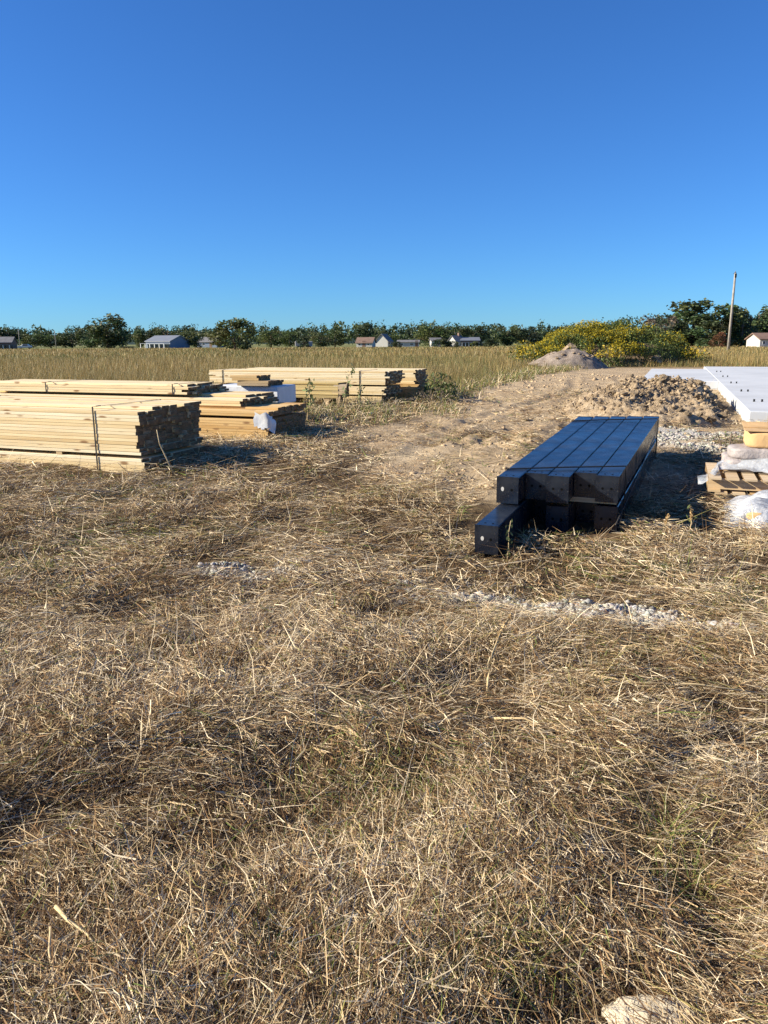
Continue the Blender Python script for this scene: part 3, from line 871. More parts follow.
# the weedy mound
MC = np.array([13.7, 48.4])
def mound_h(p, q):                               # p, q in -1..1 over the footprint
    r = np.hypot(p, q)
    return 1.5 * np.clip(1 - r ** 3.0, 0, 1) * (1 - .50 * (1 - sstep(-.95, -.3, p)) - .05 * sstep(.55, 1.0, p)) * (.96 + .10 * sstep(-.1, .5, p)) + .35 * (fbm(p * 3 + 5, q * 3, 3, 95) - .5) * (1 - r)
mound = thing('weedy_mound', 'earth mound overgrown with yellow flowering weeds', 'mound', (MC[0], MC[1], .2))
mesh_obj('soil', heap_grid(80, 28, lambda p, q: (p * 5.3, q * 3.3, mound_h(p, q) - .1), M['soil_dark'], 'soil'), mound)
def mound_points(n, hmin, hmax):
    a = rng.uniform(0, 2 * math.pi, n); r = np.sqrt(rng.random(n)) * 1.04
    p, q = r * np.cos(a), r * np.sin(a)
    cl = fbm(p * 5 + 9, q * 5, 3, 96)
    h = rng.uniform(hmin, hmax, n) * (.25 + 1.5 * cl)
    return p, q, np.stack([p * 5.3, q * 3.3, mound_h(p, q) - .1 + h], 1), cl
bare = lambda p, q: ((p > -.72) & (p < -.42) & (q < -.05) & (fbm(p * 9, q * 9, 2, 97) > .36))
p, q, P3, cl = mound_points(42000, .0, .95)
k = (cl > .36) & ~bare(p, q)
p, P3 = p[k], P3[k]; n = len(P3)
g = fbm(P3[:, 0] * 1.1, P3[:, 1] * 1.1 + P3[:, 2], 3, 98)
c = np.array([.075, .105, .028]) * rng.uniform(.6, 1.5, (n, 1)) + np.clip(g - .5, 0, 1)[:, None] * np.array([.25, .2, .03])
o = mesh_obj('foliage', np_mesh('foliage', *leaf_quads(P3, rng.uniform(.08, .20, n), c, .4, .9)[:2], M['leaf'], np.repeat(c[:, None], 4, 1).reshape(-1, 3)), mound); o['kind'] = 'stuff'
p, q, P3, cl = mound_points(60000, .5, 1.05)
fl = fbm(p * 4.2 + 31, q * 4.2, 2, 99)
k = (cl > .36) & ~bare(p, q) & (rng.random(len(p)) < sstep(.38, .56, fl) * (1.0 - .75 * sstep(.1, .65, p)) + .08) & ~((p > .25) & (p < .75) & (fl < .6))
P3 = P3[k]; n = len(P3)
c = np.array([.48, .38, .03]) * rng.uniform(.55, 1.2, (n, 1))
o = mesh_obj('flowers', np_mesh('flowers', *leaf_quads(P3, rng.uniform(.045, .10, n), c, .8, 0)[:2], M['flower'], np.repeat(c[:, None], 4, 1).reshape(-1, 3)), mound); o['kind'] = 'stuff'
for nm, fx, fy, s, lab in (('boulder', 2.15, -2.75, .42, None), ('boulder', -2.6, -1.6, .5, None)):
    o = mesh_obj(nm, CLOD[1], mound, (fx, fy, float(mound_h(np.array([fx / 5.3]), np.array([fy / 3.3]))[0]) + .05)); o.scale = (s, s * .8, s)
# goldenrod at the mound's foot
def weed_clump(name, label, x, y, h, r, yellow, n=420, cat='weeds', group=None, col=(.085, .11, .03)):
    a = rng.uniform(0, 6.28, n); rr = np.sqrt(rng.random(n)) * r
    zz = rng.uniform(.05, 1, n) * h * (1 - .45 * (rr / r) ** 2)
    P = np.stack([rr * np.cos(a), rr * np.sin(a), zz], 1)
    c = np.array(col) * rng.uniform(.6, 1.5, (n, 1))
    yl = (rng.random(n) < yellow * 1.4) & (zz > .4 * h)
    c[yl] = np.array([.50, .36, .03]) * rng.uniform(.5, 1.2, (yl.sum(), 1))
    t = thing(name, label, cat, (x, y, gz(x, y)), group=group)
    sz = rng.uniform(.07, .17, n) * min(1.2, h)
    o = mesh_obj('foliage', np_mesh('foliage', *leaf_quads(P, sz, c, .5, .6)[:2], M['leaf'], np.repeat(c[:, None], 4, 1).reshape(-1, 3)), t)
    bm = bmesh.new()
    for k in range(7):
        b = rng.uniform(0, 6.28); s = rng.uniform(.2, .8) * r
        add_tube(bm, [(s * .4 * math.cos(b), s * .4 * math.sin(b), -.05), (s * .7 * math.cos(b), s * .7 * math.sin(b), h * .5), (s * math.cos(b), s * math.sin(b), h * .85)], [.012, .009, .004], 4)
    mesh_obj('stem', bm_mesh('stem', bm, M['bark']), t)
    return t
weed_clump('goldenrod', 'yellow goldenrod clump at the right foot of the mound', 18.6, 46.5, 1.15, .8, .5, 600)
weed_clump('goldenrod', 'yellow green goldenrod clump at the left foot of the mound', 8.6, 47.0, 1.5, 1.2, .35, 900)
weed_clump('goldenrod', 'bright goldenrod between the grey pile and the dark part of the mound', 12.9, 44.6, 1.35, .85, .5, 700)
weed_clump('goldenrod', 'goldenrod with few flowers just left of the grey pile', 8.3, 44.9, 1.0, .8, .3, 500)

# ------------------------------------------------------------------ pallets with wrapped goods at the right edge
def pallet(label, x, y, z, rz=-A):
    t = thing('pallet', label, 'pallet', (x, y, z), rz)
    for k in range(8): box_part('deck_board', t, (.0 + k * .155, .112 + k * .155, .0, 1.0, .118, .136), M['pallet'])
    for q in (.07, .48, .90): box_part('stringer', t, (0, 1.2, q + .001, q + .039, .018, .1175), M['pallet'])
    for k in (0, 3, 7): box_part('bottom_board', t, (.0 + k * .155, .112 + k * .155, 0, 1.0, 0, .0175), M['pallet'])
    return t
PX, PY = 3.10, 7.22
gzp = .055
pallet('lower wooden pallet under the grey bags, just above the ground', PX + .06, PY + .0, gzp)
pallet('upper wooden pallet whose slatted deck shows under the grey bags', PX, PY + .02, gzp + .139)
def loc_s(dx, dy): return PX + dx * V[0] + dy * U[0], PY + .02 + dx * V[1] + dy * U[1]
def lump(name, sx, sy, sz, material, amp=.03, seed=0, cuts=9, bev=.04, sag=.0, parent=None, k=5.5):
    bm = bmesh.new()
    bmesh.ops.create_cube(bm, size=1)
    bmesh.ops.subdivide_edges(bm, edges=bm.edges[:], cuts=cuts, use_grid_fill=True)
    for v in bm.verts:
        c = v.co * 2
        rr = (abs(c.x) ** k + abs(c.y) ** k + abs(c.z) ** k) ** (1 / k)
        c = c / max(rr, 1e-6)
        p = Vector((c.x * sx / 2, c.y * sy / 2, c.z * sz / 2))
        n = mnoise.noise(p * 6 + Vector((seed, 0, 0))) + .6 * mnoise.noise(p * 15 + Vector((0, seed, 0)))
        p += c.normalized() * n * amp
        p.z = max(p.z, -sz / 2) + sz / 2 - sag * (c.x ** 2)
        v.co = p
    return mesh_obj(name, bm_mesh(name, bm, material, True), parent)
zdeck = gzp + .139 + .137
bl = ['front left grey sack lying low on the upper pallet', 'grey sack in the bottom row beside the front left one', 'rear grey sack on the pallet under the brown cardboard',
      'left grey sack of the top row, film drawn up against it', 'right grey sack of the top row at the picture edge']
for k, (dx, dy, dz, w, l) in enumerate([(.42, .62, 0, .52, .40), (.95, .62, 0, .52, .40), (.68, .98, 0, 1.05, .34), (.44, .65, .115, .50, .40), (.95, .65, .115, .52, .42)]):
    o = lump('sack', w, l, .125, M['bag_grey'], .018, 10 + k, 10)
    x, y = loc_s(dx, dy); o.location = (x, y, zdeck + dz); o.rotation_euler = (0, 0, -A + random.uniform(-.06, .06))
    tag(o, bl[k], 'sack', 'grey sacks on the pallet')
def sheet(name, nx_, ny_, fn, material, thick=.003):
    bm = bmesh.new()
    g = [[bm.verts.new(fn(i / (nx_ - 1), j / (ny_ - 1))) for j in range(ny_)] for i in range(nx_)]
    for i in range(nx_ - 1):
        for j in range(ny_ - 1): bm.faces.new((g[i][j], g[i + 1][j], g[i + 1][j + 1], g[i][j + 1]))
    me = bm_mesh(name, bm, material, True)
    o = mesh_obj(name, me)
    sm = o.modifiers.new('thickness', 'SOLIDIFY'); sm.thickness = thick
    return o
t = thing('cardboard_box', 'crushed brown cardboard carton on top of the grey sacks', 'carton', (*loc_s(.30, .62), zdeck + .235), -A)
o = lump('carton', .95, .55, .16, M['kraft'], .012, 41, 9, parent=t, k=14); o.location = (.52, .16, 0)
bm = bmesh.new()
for dz, yy, tilt in ((.162, -.10, .10), (.172, .16, .16)):
    add_box(bm, .02, 1.0, yy - .02, yy + .26, dz, dz + .006)
for v in bm.verts: v.co.z += .03 * v.co.x * (1 - v.co.x) + .10 * max(0, v.co.y - .12)
mesh_obj('flap', bm_mesh('flap', bm, M['kraft']), t)
def fn(u, v):
    x = -.14 + u * 1.5; y = .24 - .26 * (1 - u) * (u < .12) + .05 * math.sin(u * 9) + v * .62
    z = .02 + .10 * sstep(.08, .24, v) * sstep(.05, .3, u) + .09 * sstep(.5, .7, v) * sstep(.1, .3, u)
    z += .035 * mnoise.noise(Vector((x * 5, y * 7, 0))) + .02 * mnoise.noise(Vector((x * 13, y * 17, 3)))
    z -= .10 * (1 - sstep(0, .16, u)) - .02
    return (x, y, float(z))
o = sheet('plastic_sheet', 40, 22, lambda u, v: fn(u, v * .55), M['film'], .001)
o.location = (*loc_s(.05, .05), zdeck + .0); o.rotation_euler = (0, 0, -A)
tag(o, 'loose clear plastic sheet spread over the pallet deck and sacks', 'plastic sheet')

t = thing('wrapped_bundle', 'silvery plastic wrapped bundle nearest at the right edge', 'bundle', (3.0, 6.42, .0), -A * .6)
for q in (.1, .62, 1.1): box_part('bearer', t, (q - .04, q + .05, .02, .66, 0, .05), M['pallet'])
for k in range(5): box_part('board', t, (.04, 1.35, .02 + k * .13, .13 + k * .13, .0515, .078), M['pallet'])
for k, (bx_, by_, bw, bd_) in enumerate([(.30, .16, .40, .26), (.78, .17, .48, .28), (.55, .44, .9, .24)]):
    o = lump('carton', bw, bd_, .09, M['kraft'], .010, 60 + k, 6, parent=t); o.location = (bx_, by_, .08)
bm = bmesh.new()
n1, n2 = 44, 30
g = []
for i in range(n1):
    row = []
    for j in range(n2):
        u, v = i / (n1 - 1), j / (n2 - 1)
        x = -.08 + 1.45 * u; y = -.04 + .74 * v
        edge = float(sstep(0, .22, u) * sstep(0, .2, v) * (1 - sstep(.86, 1, v)))
        z = .05 + .15 * edge ** .7 + .07 * float(sstep(.25, .6, v) * sstep(.2, .5, u)) 
        fold = abs(mnoise.noise(Vector((x * 4.5, y * 6, 1)))) * .055 + abs(mnoise.noise(Vector((x * 11, y * 13, 7)))) * .03
        z += fold * (.35 + edge)
        if v < .12: y += .03 * math.sin(x * 19) ; z -= .02 * (1 - v / .12)
        row.append(bm.verts.new((x - .10 * (1 - edge) * mnoise.noise(Vector((y * 7, 0, 2))), y, max(z, .03))))
    g.append(row)
for i in range(n1 - 1):
    for j in range(n2 - 1): bm.faces.new((g[i][j], g[i + 1][j], g[i + 1][j + 1], g[i][j + 1]))
o = mesh_obj('plastic_wrap', bm_mesh('plastic_wrap', bm, M['wrap'], True), t)
o.modifiers.new('thickness', 'SOLIDIFY').thickness = .003

# ------------------------------------------------------------------ weeds and stalks near the viewer
def stalk(label, pts, r0, r1, seed=False, leaves=0, col='pole_wood', name='dry_stalk', cat='stalk'):
    p0 = pts[0]
    t = thing(name, label, cat, (p0[0], p0[1], gz(p0[0], p0[1])))
    q = [(a - p0[0], b - p0[1], c - .0) for a, b, c in pts]
    rad = [r0 + (r1 - r0) * i / (len(q) - 1) for i in range(len(q))]
    tube_part('stem', t, q, rad, M['straw_stem'], 5)
    if seed:
        n = 60; tt = rng.uniform(.62, 1, n)
        idx = tt * (len(q) - 1); i0 = np.floor(idx).astype(int).clip(0, len(q) - 2); fr = (idx - i0)[:, None]
        qa = np.array(q); P = qa[i0] * (1 - fr) + qa[i0 + 1] * fr + rng.normal(0, .004, (n, 3))
        c = np.array([.55, .38, .18]) * rng.uniform(.7, 1.2, (n, 1))
        mesh_obj('seed_head', np_mesh('seed_head', *leaf_quads(P, rng.uniform(.016, .045, n), c, .35, .5)[:2], M['leaf'], np.repeat(c[:, None], 4, 1).reshape(-1, 3)), t)
    if leaves:
        n = leaves; tt = rng.uniform(.15, 1, n); idx = tt * (len(q) - 1); i0 = np.floor(idx).astype(int).clip(0, len(q) - 2); fr = (idx - i0)[:, None]
        qa = np.array(q); L = r0 * 9
        P = qa[i0] * (1 - fr) + qa[i0 + 1] * fr + rng.normal(0, L * .4, (n, 3))
        c = np.array([.13, .16, .06]) * rng.uniform(.6, 1.5, (n, 1))
        mesh_obj('leaves', np_mesh('leaves', *leaf_quads(P, rng.uniform(.6, 1.3, n) * L, c, .35, .5)[:2], M['leaf'], np.repeat(c[:, None], 4, 1).reshape(-1, 3)), t)
    return t
M['straw_stem'] = simple('straw_stem', (.58, .44, .24), .6, .25, 8, .3)
stalk('arching tan grass stalk with a seed head, standing in the middle foreground', [(.47, 3.28, 0), (.475, 3.30, .10), (.50, 3.36, .19), (.56, 3.48, .265), (.63, 3.62, .30)], .006, .003, True)
stalk('long tan stem lying flat, right of the arching stalk', [(.95, 3.30, .07), (1.15, 3.26, .05), (1.4, 3.22, .06), (1.75, 3.16, .03)], .006, .004)
stalk('short pale stick lying below the arching stalk', [(.46, 2.98, .05), (.58, 2.96, .06), (.72, 2.88, .03)], .006, .004)
stalk('pale split stem lying in the bottom left corner', [(-.92, 1.86, .07), (-.86, 1.80, .075), (-.80, 1.77, .06), (-.73, 1.70, .05)], .006, .0025)
stalk('thick bleached stem standing at the bottom left edge', [(-.80, 1.56, .0), (-.815, 1.60, .06), (-.85, 1.66, .10), (-.87, 1.72, .12)], .0055, .003)
stalk('pale bent stalk at the dark end of the nearest lumber bundle', [(-2.38, 8.62, 0), (-2.45, 8.63, .18), (-2.52, 8.62, .36), (-2.54, 8.62, .52)], .010, .005)
stalk('small leafy weed in front of the sticking out beam', [(.92, 5.55, 0), (.93, 5.56, .10), (.925, 5.55, .22), (.94, 5.56, .31)], .004, .002, False, 26, name='weed', cat='weed')
stalk('weed with pale tip in the shade left of the wrapped bundle', [(2.45, 6.02, 0), (2.47, 6.02, .15), (2.46, 6.03, .28)], .005, .003, True, 14, name='weed', cat='weed')
stalk('smaller weed left of the pale tipped one in the beam shade', [(2.26, 6.05, 0), (2.27, 6.06, .10), (2.29, 6.05, .20)], .004, .002, True, 10, name='weed', cat='weed')
stalk('dry seed stalk at the right edge above the straw', [(2.0, 3.6, 0), (2.02, 3.6, .12), (2.05, 3.62, .24)], .003, .002, True)
stalk('tall dark weed in front of the plywood stack', [(-1.55, 16.2, 0), (-1.53, 16.2, .3), (-1.56, 16.22, .52), (-1.5, 16.2, .66)], .014, .006, False, 40, name='weed', cat='weed')
stalk('leafy green weed before the strap of the far lumber', [(-.85, 16.3, 0), (-.80, 16.3, .4), (-.72, 16.3, .75), (-.62, 16.3, .92)], .012, .005, False, 34, name='weed', cat='weed')
stalk('slim weed beside the far lumber bundle bottom', [(-.5, 16.1, 0), (-.5, 16.1, .35), (-.46, 16.1, .6)], .01, .005, False, 30, name='weed', cat='weed')
weed_clump('shrub', 'small dark green shrub at the right end of the far lumber', 1.35, 18.6, .75, .42, 0, 500, 'shrub')
weed_clump('shrub', 'grey brown dead brush at the foot of the far lumber end', 1.1, 17.6, .4, .5, 0, 300, 'shrub', None, (.16, .13, .09))
weed_clump('shrub', 'low green weeds on the gravel behind the beam shade', 4.65, 10.35, .22, .28, .05, 160, 'weeds', None, (.13, .17, .05))
# pale limestone half buried at the bottom edge
bm = bmesh.new(); bmesh.ops.create_icosphere(bm, subdivisions=4, radius=1)
for v in bm.verts:
    n_ = mnoise.noise(v.co * 2.2) * .25 + mnoise.noise(v.co * 6) * .09 + mnoise.noise(v.co * 14) * .03
    v.co = Vector((v.co.x * .105, v.co.y * .06, v.co.z * .024)) * (1 + n_)
M['limestone'] = simple('limestone', (.62, .54, .41), .9, .25, 30, .1, 0, .35, 90)
o = mesh_obj('pale_stone', bm_mesh('pale_stone', bm, M['limestone'], True), None, (.64, 1.565, gz(.64, 1.57) + .022))
tag(o, 'pale flat stone half buried in straw at the bottom edge', 'stone')

# ------------------------------------------------------------------ trees
def crown_mesh(kind, seed, nleaf, leaf, base):
    r_ = np.random.default_rng(seed)
    lobes = []
    if kind == 'tall':
        for k in range(24): z = .12 + .78 * k / 23; w = .34 * math.sin(math.pi * min(.97, (z - .1) / .9)) ** .6; a = r_.uniform(0, 6.28); lobes.append((w * .7 * math.cos(a), w * .7 * math.sin(a), z, r_.uniform(.13, .2)))
    elif kind == 'round':
        for k in range(24): z = r_.uniform(.14, .88); w = .46 * math.sqrt(max(.05, 1 - ((z - .55) / .42) ** 2)); a = r_.uniform(0, 6.28); s = r_.uniform(.4, .95); lobes.append((w * s * math.cos(a), w * s * math.sin(a), z, r_.uniform(.11, .19)))
    elif kind == 'bush':
        for k in range(20): z = r_.uniform(.08, .85); w = .5 * (1 - .55 * (z ** 2.2)); a = r_.uniform(0, 6.28); s = r_.uniform(.3, .9); lobes.append((w * s * math.cos(a), w * s * math.sin(a), z, r_.uniform(.10, .18)))
    elif kind == 'cone':
        for k in range(18): z = .06 + .86 * k / 17; w = .40 * (1 - z) + .02; a = r_.uniform(0, 6.28); lobes.append((w * .5 * math.cos(a), w * .5 * math.sin(a), z, max(.05, w * .75)))
    elif kind == 'ragged':
        for k in range(34): z = r_.uniform(.08, .95); w = .5 * math.sqrt(max(.04, 1 - ((z - .5) / .55) ** 2)); a = r_.uniform(0, 6.28); s = r_.uniform(.2, 1.05); lobes.append((w * s * math.cos(a), w * s * math.sin(a), z, r_.uniform(.08, .15)))
    L = np.array(lobes); wts = L[:, 3] ** 2; k = r_.choice(len(L), nleaf, p=wts / wts.sum())
    d = r_.normal(0, 1, (nleaf, 3)); d /= np.linalg.norm(d, axis=1)[:, None]
    rad = L[k, 3] * r_.uniform(.25, 1.08, nleaf) ** .6
    P = L[k, :3] + d * rad[:, None]; P[:, 2] = np.abs(P[:, 2])
    c = np.array(base) * (r_.uniform(.7, 1.35, len(L))[k] * r_.uniform(.65, 1.35, nleaf))[:, None]
    c[:, 0] *= r_.uniform(.8, 1.35, len(L))[k]
    v, f_, cc = leaf_quads(P, r_.uniform(.6, 1.4, nleaf) * leaf, c, .7, .4)
    return np_mesh('crown', v, f_, M['leaf'], cc)
def trunk_mesh(kind, seed):
    r_ = random.Random(seed); bm = bmesh.new()
    top = .75 if kind != 'bush' else .5
    add_tube(bm, [(0, 0, -.02), (.008, 0, top * .35), (-.005, .008, top * .7), (0, 0, top)], [.028, .021, .014, .005], 7)
    for k in range(6):
        z = r_.uniform(.18, top * .8); a = r_.uniform(0, 6.28); s = r_.uniform(.15, .3)
        add_tube(bm, [(0, 0, z), (s * .5 * math.cos(a), s * .5 * math.sin(a), z + .09), (s * math.cos(a), s * math.sin(a), z + .22)], [.011, .007, .003], 5)
    return bm_mesh('trunk', bm, M['bark'], True)
G1, G2, G3, G4 = (.062, .088, .032), (.085, .112, .036), (.046, .070, .030), (.10, .118, .045)
TV = {}
for kind in ('tall', 'round', 'bush', 'cone', 'ragged'):
    for ci, base in enumerate((G1, G2, G3, G4)):
        TV[kind, ci] = (kind, ci, base)
cache = {}
def tree(label, px, ptop, pw, D, kind, ci, cat='tree', name=None, group='trees beyond the field', seed=0, base=None, nleaf=2400, leaf=.058):
    """px, ptop, pw: where along the far side of the field it grows and how tall and wide it looks from the lot, turned into metres"""
    zc = D * .9767 + .3
    x = (px - 384) / 770 * zc; h = 1.4 + (342 - ptop) / 770 * D; w = 1.5 * pw / 770 * D
    key = (kind, ci, seed % 3, base)
    if key not in cache: cache[key] = (crown_mesh(kind, 100 + hash_(kind) + ci * 7 + seed % 3, nleaf, leaf, base or TV[kind, ci][2]), trunk_mesh(kind, 5 + seed % 3))
    nm = name or {'cone': 'cedar_tree', 'bush': 'bushy_tree', 'tall': 'tall_tree', 'round': 'broadleaf_tree', 'ragged': 'ragged_tree'}[kind]
    t = thing(nm, label, cat, (x, D, .2), random.uniform(0, 6.28), group)
    for n_, me in zip(('crown', 'trunk'), cache[key]):
        o = mesh_obj(n_, me, t); o.scale = (w, w, h)
def hash_(s): return sum(ord(c) * (i + 1) for i, c in enumerate(s)) % 97
for i, a in enumerate([
    ('tallest dark tree on the left skyline, left of the metal barn', 109, 315.5, 36, 285, 'tall', 0, 'tree'),
    ('smaller tree standing at the left side of the tallest dark tree', 92, 324, 20, 290, 'round', 0, 'tree'),
    ('tree at the far left edge behind the grey roofed shed', 3, 327, 34, 330, 'round', 2, 'tree'),
    ('lighter green tree right of the grey roofed shed', 32, 332, 18, 300, 'round', 1, 'tree'),
    ('low rounded tree midway between shed and tallest tree', 52, 333, 20, 305, 'round', 1, 'tree'),
    ('wide low tree just left of the tallest tree', 73, 331, 24, 310, 'round', 0, 'tree'),
    ('slim tree rising behind the left end of the metal barn', 141, 327, 13, 320, 'tall', 1, 'tree'),
    ('round topped tree behind the ridge of the metal barn', 169, 324, 22, 320, 'round', 0, 'tree'),
    ('lower tree behind the middle of the metal barn', 155, 329, 18, 325, 'round', 2, 'tree'),
    ('yellow green tree at the right end of the metal barn', 188, 330, 22, 262, 'bush', 1, 'tree'),
    ('dark tree behind the gap between barn and big bushy tree', 203, 327, 24, 315, 'round', 0, 'tree'),
    ('big dense dark green bushy tree nearest the field', 236, 318, 36, 150, 'bush', 1, 'tree'),
    ('tree in the lawn just right of the big bushy tree', 272, 330, 18, 250, 'round', 1, 'tree'),
    ('lawn tree with clear trunk left of the brown roofed house', 291, 330, 17, 245, 'round', 1, 'tree'),
    ('young round tree behind the white trailers', 305, 334, 11, 214, 'bush', 2, 'tree'),
    ('lawn tree halfway to the brown roofed house', 321, 331, 17, 240, 'round', 3, 'tree'),
    ('fuller lawn tree next to the brown roofed house', 336, 329, 18, 250, 'round', 1, 'tree'),
    ('tallest tree behind the brown roofed house', 366, 323, 21, 310, 'tall', 2, 'tree'),
    ('tree filling the gap between the two middle houses', 381, 330, 16, 280, 'round', 0, 'tree'),
    ('small round bush before the white walled house', 397, 340.5, 10, 200, 'bush', 2, 'bush'),
    ('larger of two round bushes before the pale farm house', 441, 338, 14, 195, 'bush', 2, 'bush'),
    ('smaller of two round bushes before the pale farm house', 454, 339, 11, 195, 'bush', 0, 'bush'),
    ('lone dark shrub right of the pale farm house', 490, 338, 11, 200, 'bush', 2, 'bush'),
    ('small lawn shrub just right of the pale farm house', 477, 341, 8, 215, 'bush', 1, 'bush'),
    ('broad tree behind the white walled house', 431, 326, 24, 300, 'round', 1, 'tree'),
    ('highest crown behind the pale farm house', 455, 323.5, 22, 300, 'round', 0, 'tree'),
    ('tree right behind the lone dark shrub', 476, 326, 20, 300, 'round', 2, 'tree'),
    ('green tree left of the flowering mound, first of the dark row', 508, 326, 22, 305, 'round', 0, 'tree'),
    ('dark tree half hidden by the left side of the mound', 530, 327, 22, 310, 'round', 2, 'tree'),
    ('bare grey twiggy tree peeping over the right side of the mound', 656, 317, 28, 150, 'ragged', 3, 'tree'),
    ('big ragged oak left of the utility pole', 693, 306, 52, 185, 'ragged', 0, 'tree'),
    ('dense lower tree at the left foot of the ragged oak', 672, 320, 34, 180, 'bush', 2, 'tree'),
    ('dense lower tree in front of the ragged oak', 702, 322, 40, 176, 'bush', 0, 'tree'),
    ('reddish brown bush left of the utility pole', 719, 333, 15, 168, 'bush', 3, 'bush'),
    ('tree right behind the utility pole', 728, 312, 34, 190, 'round', 2, 'tree'),
    ('lighter green tree just right of the utility pole', 742, 314, 30, 182, 'round', 1, 'tree'),
    ('tall tree behind the white house at the right edge', 757, 307, 46, 200, 'round', 0, 'tree'),
    ('dark tree at the right edge beyond the white house', 781, 305, 40, 205, 'round', 2, 'tree'),
    ('low dark shrub left of the metal barn porch', 127, 344, 14, 238, 'bush', 2, 'bush'),
    ]):
    tree(*a, seed=i, base=(.15, .085, .045) if 'reddish' in a[0] else ((.12, .115, .08) if 'twiggy' in a[0] else None), nleaf=1300 if 'twiggy' in a[0] else 2400)

# the far wood as one mass behind them
wv, wf, wc, cnt = [], [], [], 0
for row, (D0, n, hm) in enumerate(((345, 84, 8.6), (400, 70, 11.2), (470, 64, 13.5))):
    for i in range(n):
        x = (-.56 + 1.2 * (i + rng.uniform(-.4, .4)) / n) * D0; y = D0 + rng.uniform(-14, 14)
        h = hm * rng.uniform(.72, 1.15) * (1.45 if x > .29 * D0 else (.95 if x < -.3 * D0 else 1)); w = rng.uniform(8, 13)
        lob = [(rng.uniform(-.4, .4) * w, rng.uniform(-.4, .4) * w, h * rng.uniform(.2, .82), rng.uniform(.16, .3) * min(w, h)) for _ in range(9)]
        L = np.array(lob); m = 330; k = rng.integers(0, 9, m)
        d = rng.normal(0, 1, (m, 3)); d /= np.linalg.norm(d, axis=1)[:, None]
        P = L[k, :3] + d * (L[k, 3] * rng.uniform(.3, 1.05, m))[:, None] + np.array([x, y, .2]); P[:, 2] = np.maximum(P[:, 2], .3)
        c = np.array((G1, G2, G3)[rng.integers(0, 3)]) * (rng.uniform(.7, 1.25, 9)[k] * rng.uniform(.7, 1.3, m))[:, None]
        v, f_, cc = leaf_quads(P, rng.uniform(.6, 1.35, m), c, .7, .4)
        wv.append(v); wf.append(f_ + cnt); wc.append(cc); cnt += len(v)
tag(mesh_obj('woods', np_mesh('woods', np.concatenate(wv), np.concatenate(wf), M['leaf'], np.concatenate(wc))), 'dark continuous wood along the horizon', 'woods', None, 'stuff')

# ------------------------------------------------------------------ poles, houses, barn, car
def pole(label, px, D, h, r, lean=0, cap=True):
    x = (px - 384) / 770 * (D * .9767 + .3)
    t = thing('utility_pole', label, 'utility pole', (x, D, .2), 0, 'utility poles')
    tube_part('post', t, [(0, 0, -.3), (lean * .5, 0, h * .5), (lean, 0, h)], [r, r * .85, r * .7], M['pole_wood'], 9)
    if cap:
        tube_part('bracket', t, [(lean - .28, 0, h - .08), (lean, 0, h + .06), (lean + .12, 0, h + .05)], [.02, .03, .02], M['band'], 5)
        tube_part('insulator', t, [(lean, 0, h), (lean, 0, h + .22)], [.05, .035], M['roof_grey'], 6)
        box_part('fitting', t, (lean - .1, lean + .12, -r - .02, -r + .05, h - .55, h - .1), M['band'], .02)
pole('tall weathered utility pole standing in the field at right', 728.6, 96, 9.35, .17, .05)
pole('thin pale pole beside the parked car at far left', 21, 290, 7.0, .14, 0, False)
pole('thin grey pole in front of the low trees left of the tallest tree', 57, 285, 6.2, .14, 0, False)

def window_(parent, x0, x1, z0, z1, y):
    w = box_part('window', parent, (x0, x1, y - .03, y + .02, z0, z1), M['trim'])
    box_part('pane', w, (x0 + .1, x1 - .1, y - .045, y - .031, z0 + .1, z1 - .1), M['glass_dark'])
def gable(bm, x0, x1, y0, y1, z0, z1, axis_='x', over=.35, th=.18):
    """a pitched roof as two thick slopes"""
    if axis_ == 'x':
        ym = (y0 + y1) / 2
        for ya in (y0 - over, y1 + over):
            zb = z0 - over * (z1 - z0) / ((y1 - y0) / 2)
            vs = [bm.verts.new(p) for p in ((x0 - over, ya, zb), (x1 + over, ya, zb), (x1 + over, ym, z1), (x0 - over, ym, z1), (x0 - over, ya, zb + th), (x1 + over, ya, zb + th), (x1 + over, ym, z1 + th), (x0 - over, ym, z1 + th))]
            for q in ((0, 1, 2, 3), (7, 6, 5, 4), (0, 4, 5, 1), (2, 6, 7, 3), (1, 5, 6, 2), (3, 7, 4, 0)): bm.faces.new([vs[k] for k in q])
    bmesh.ops.recalc_face_normals(bm, faces=bm.faces[:])
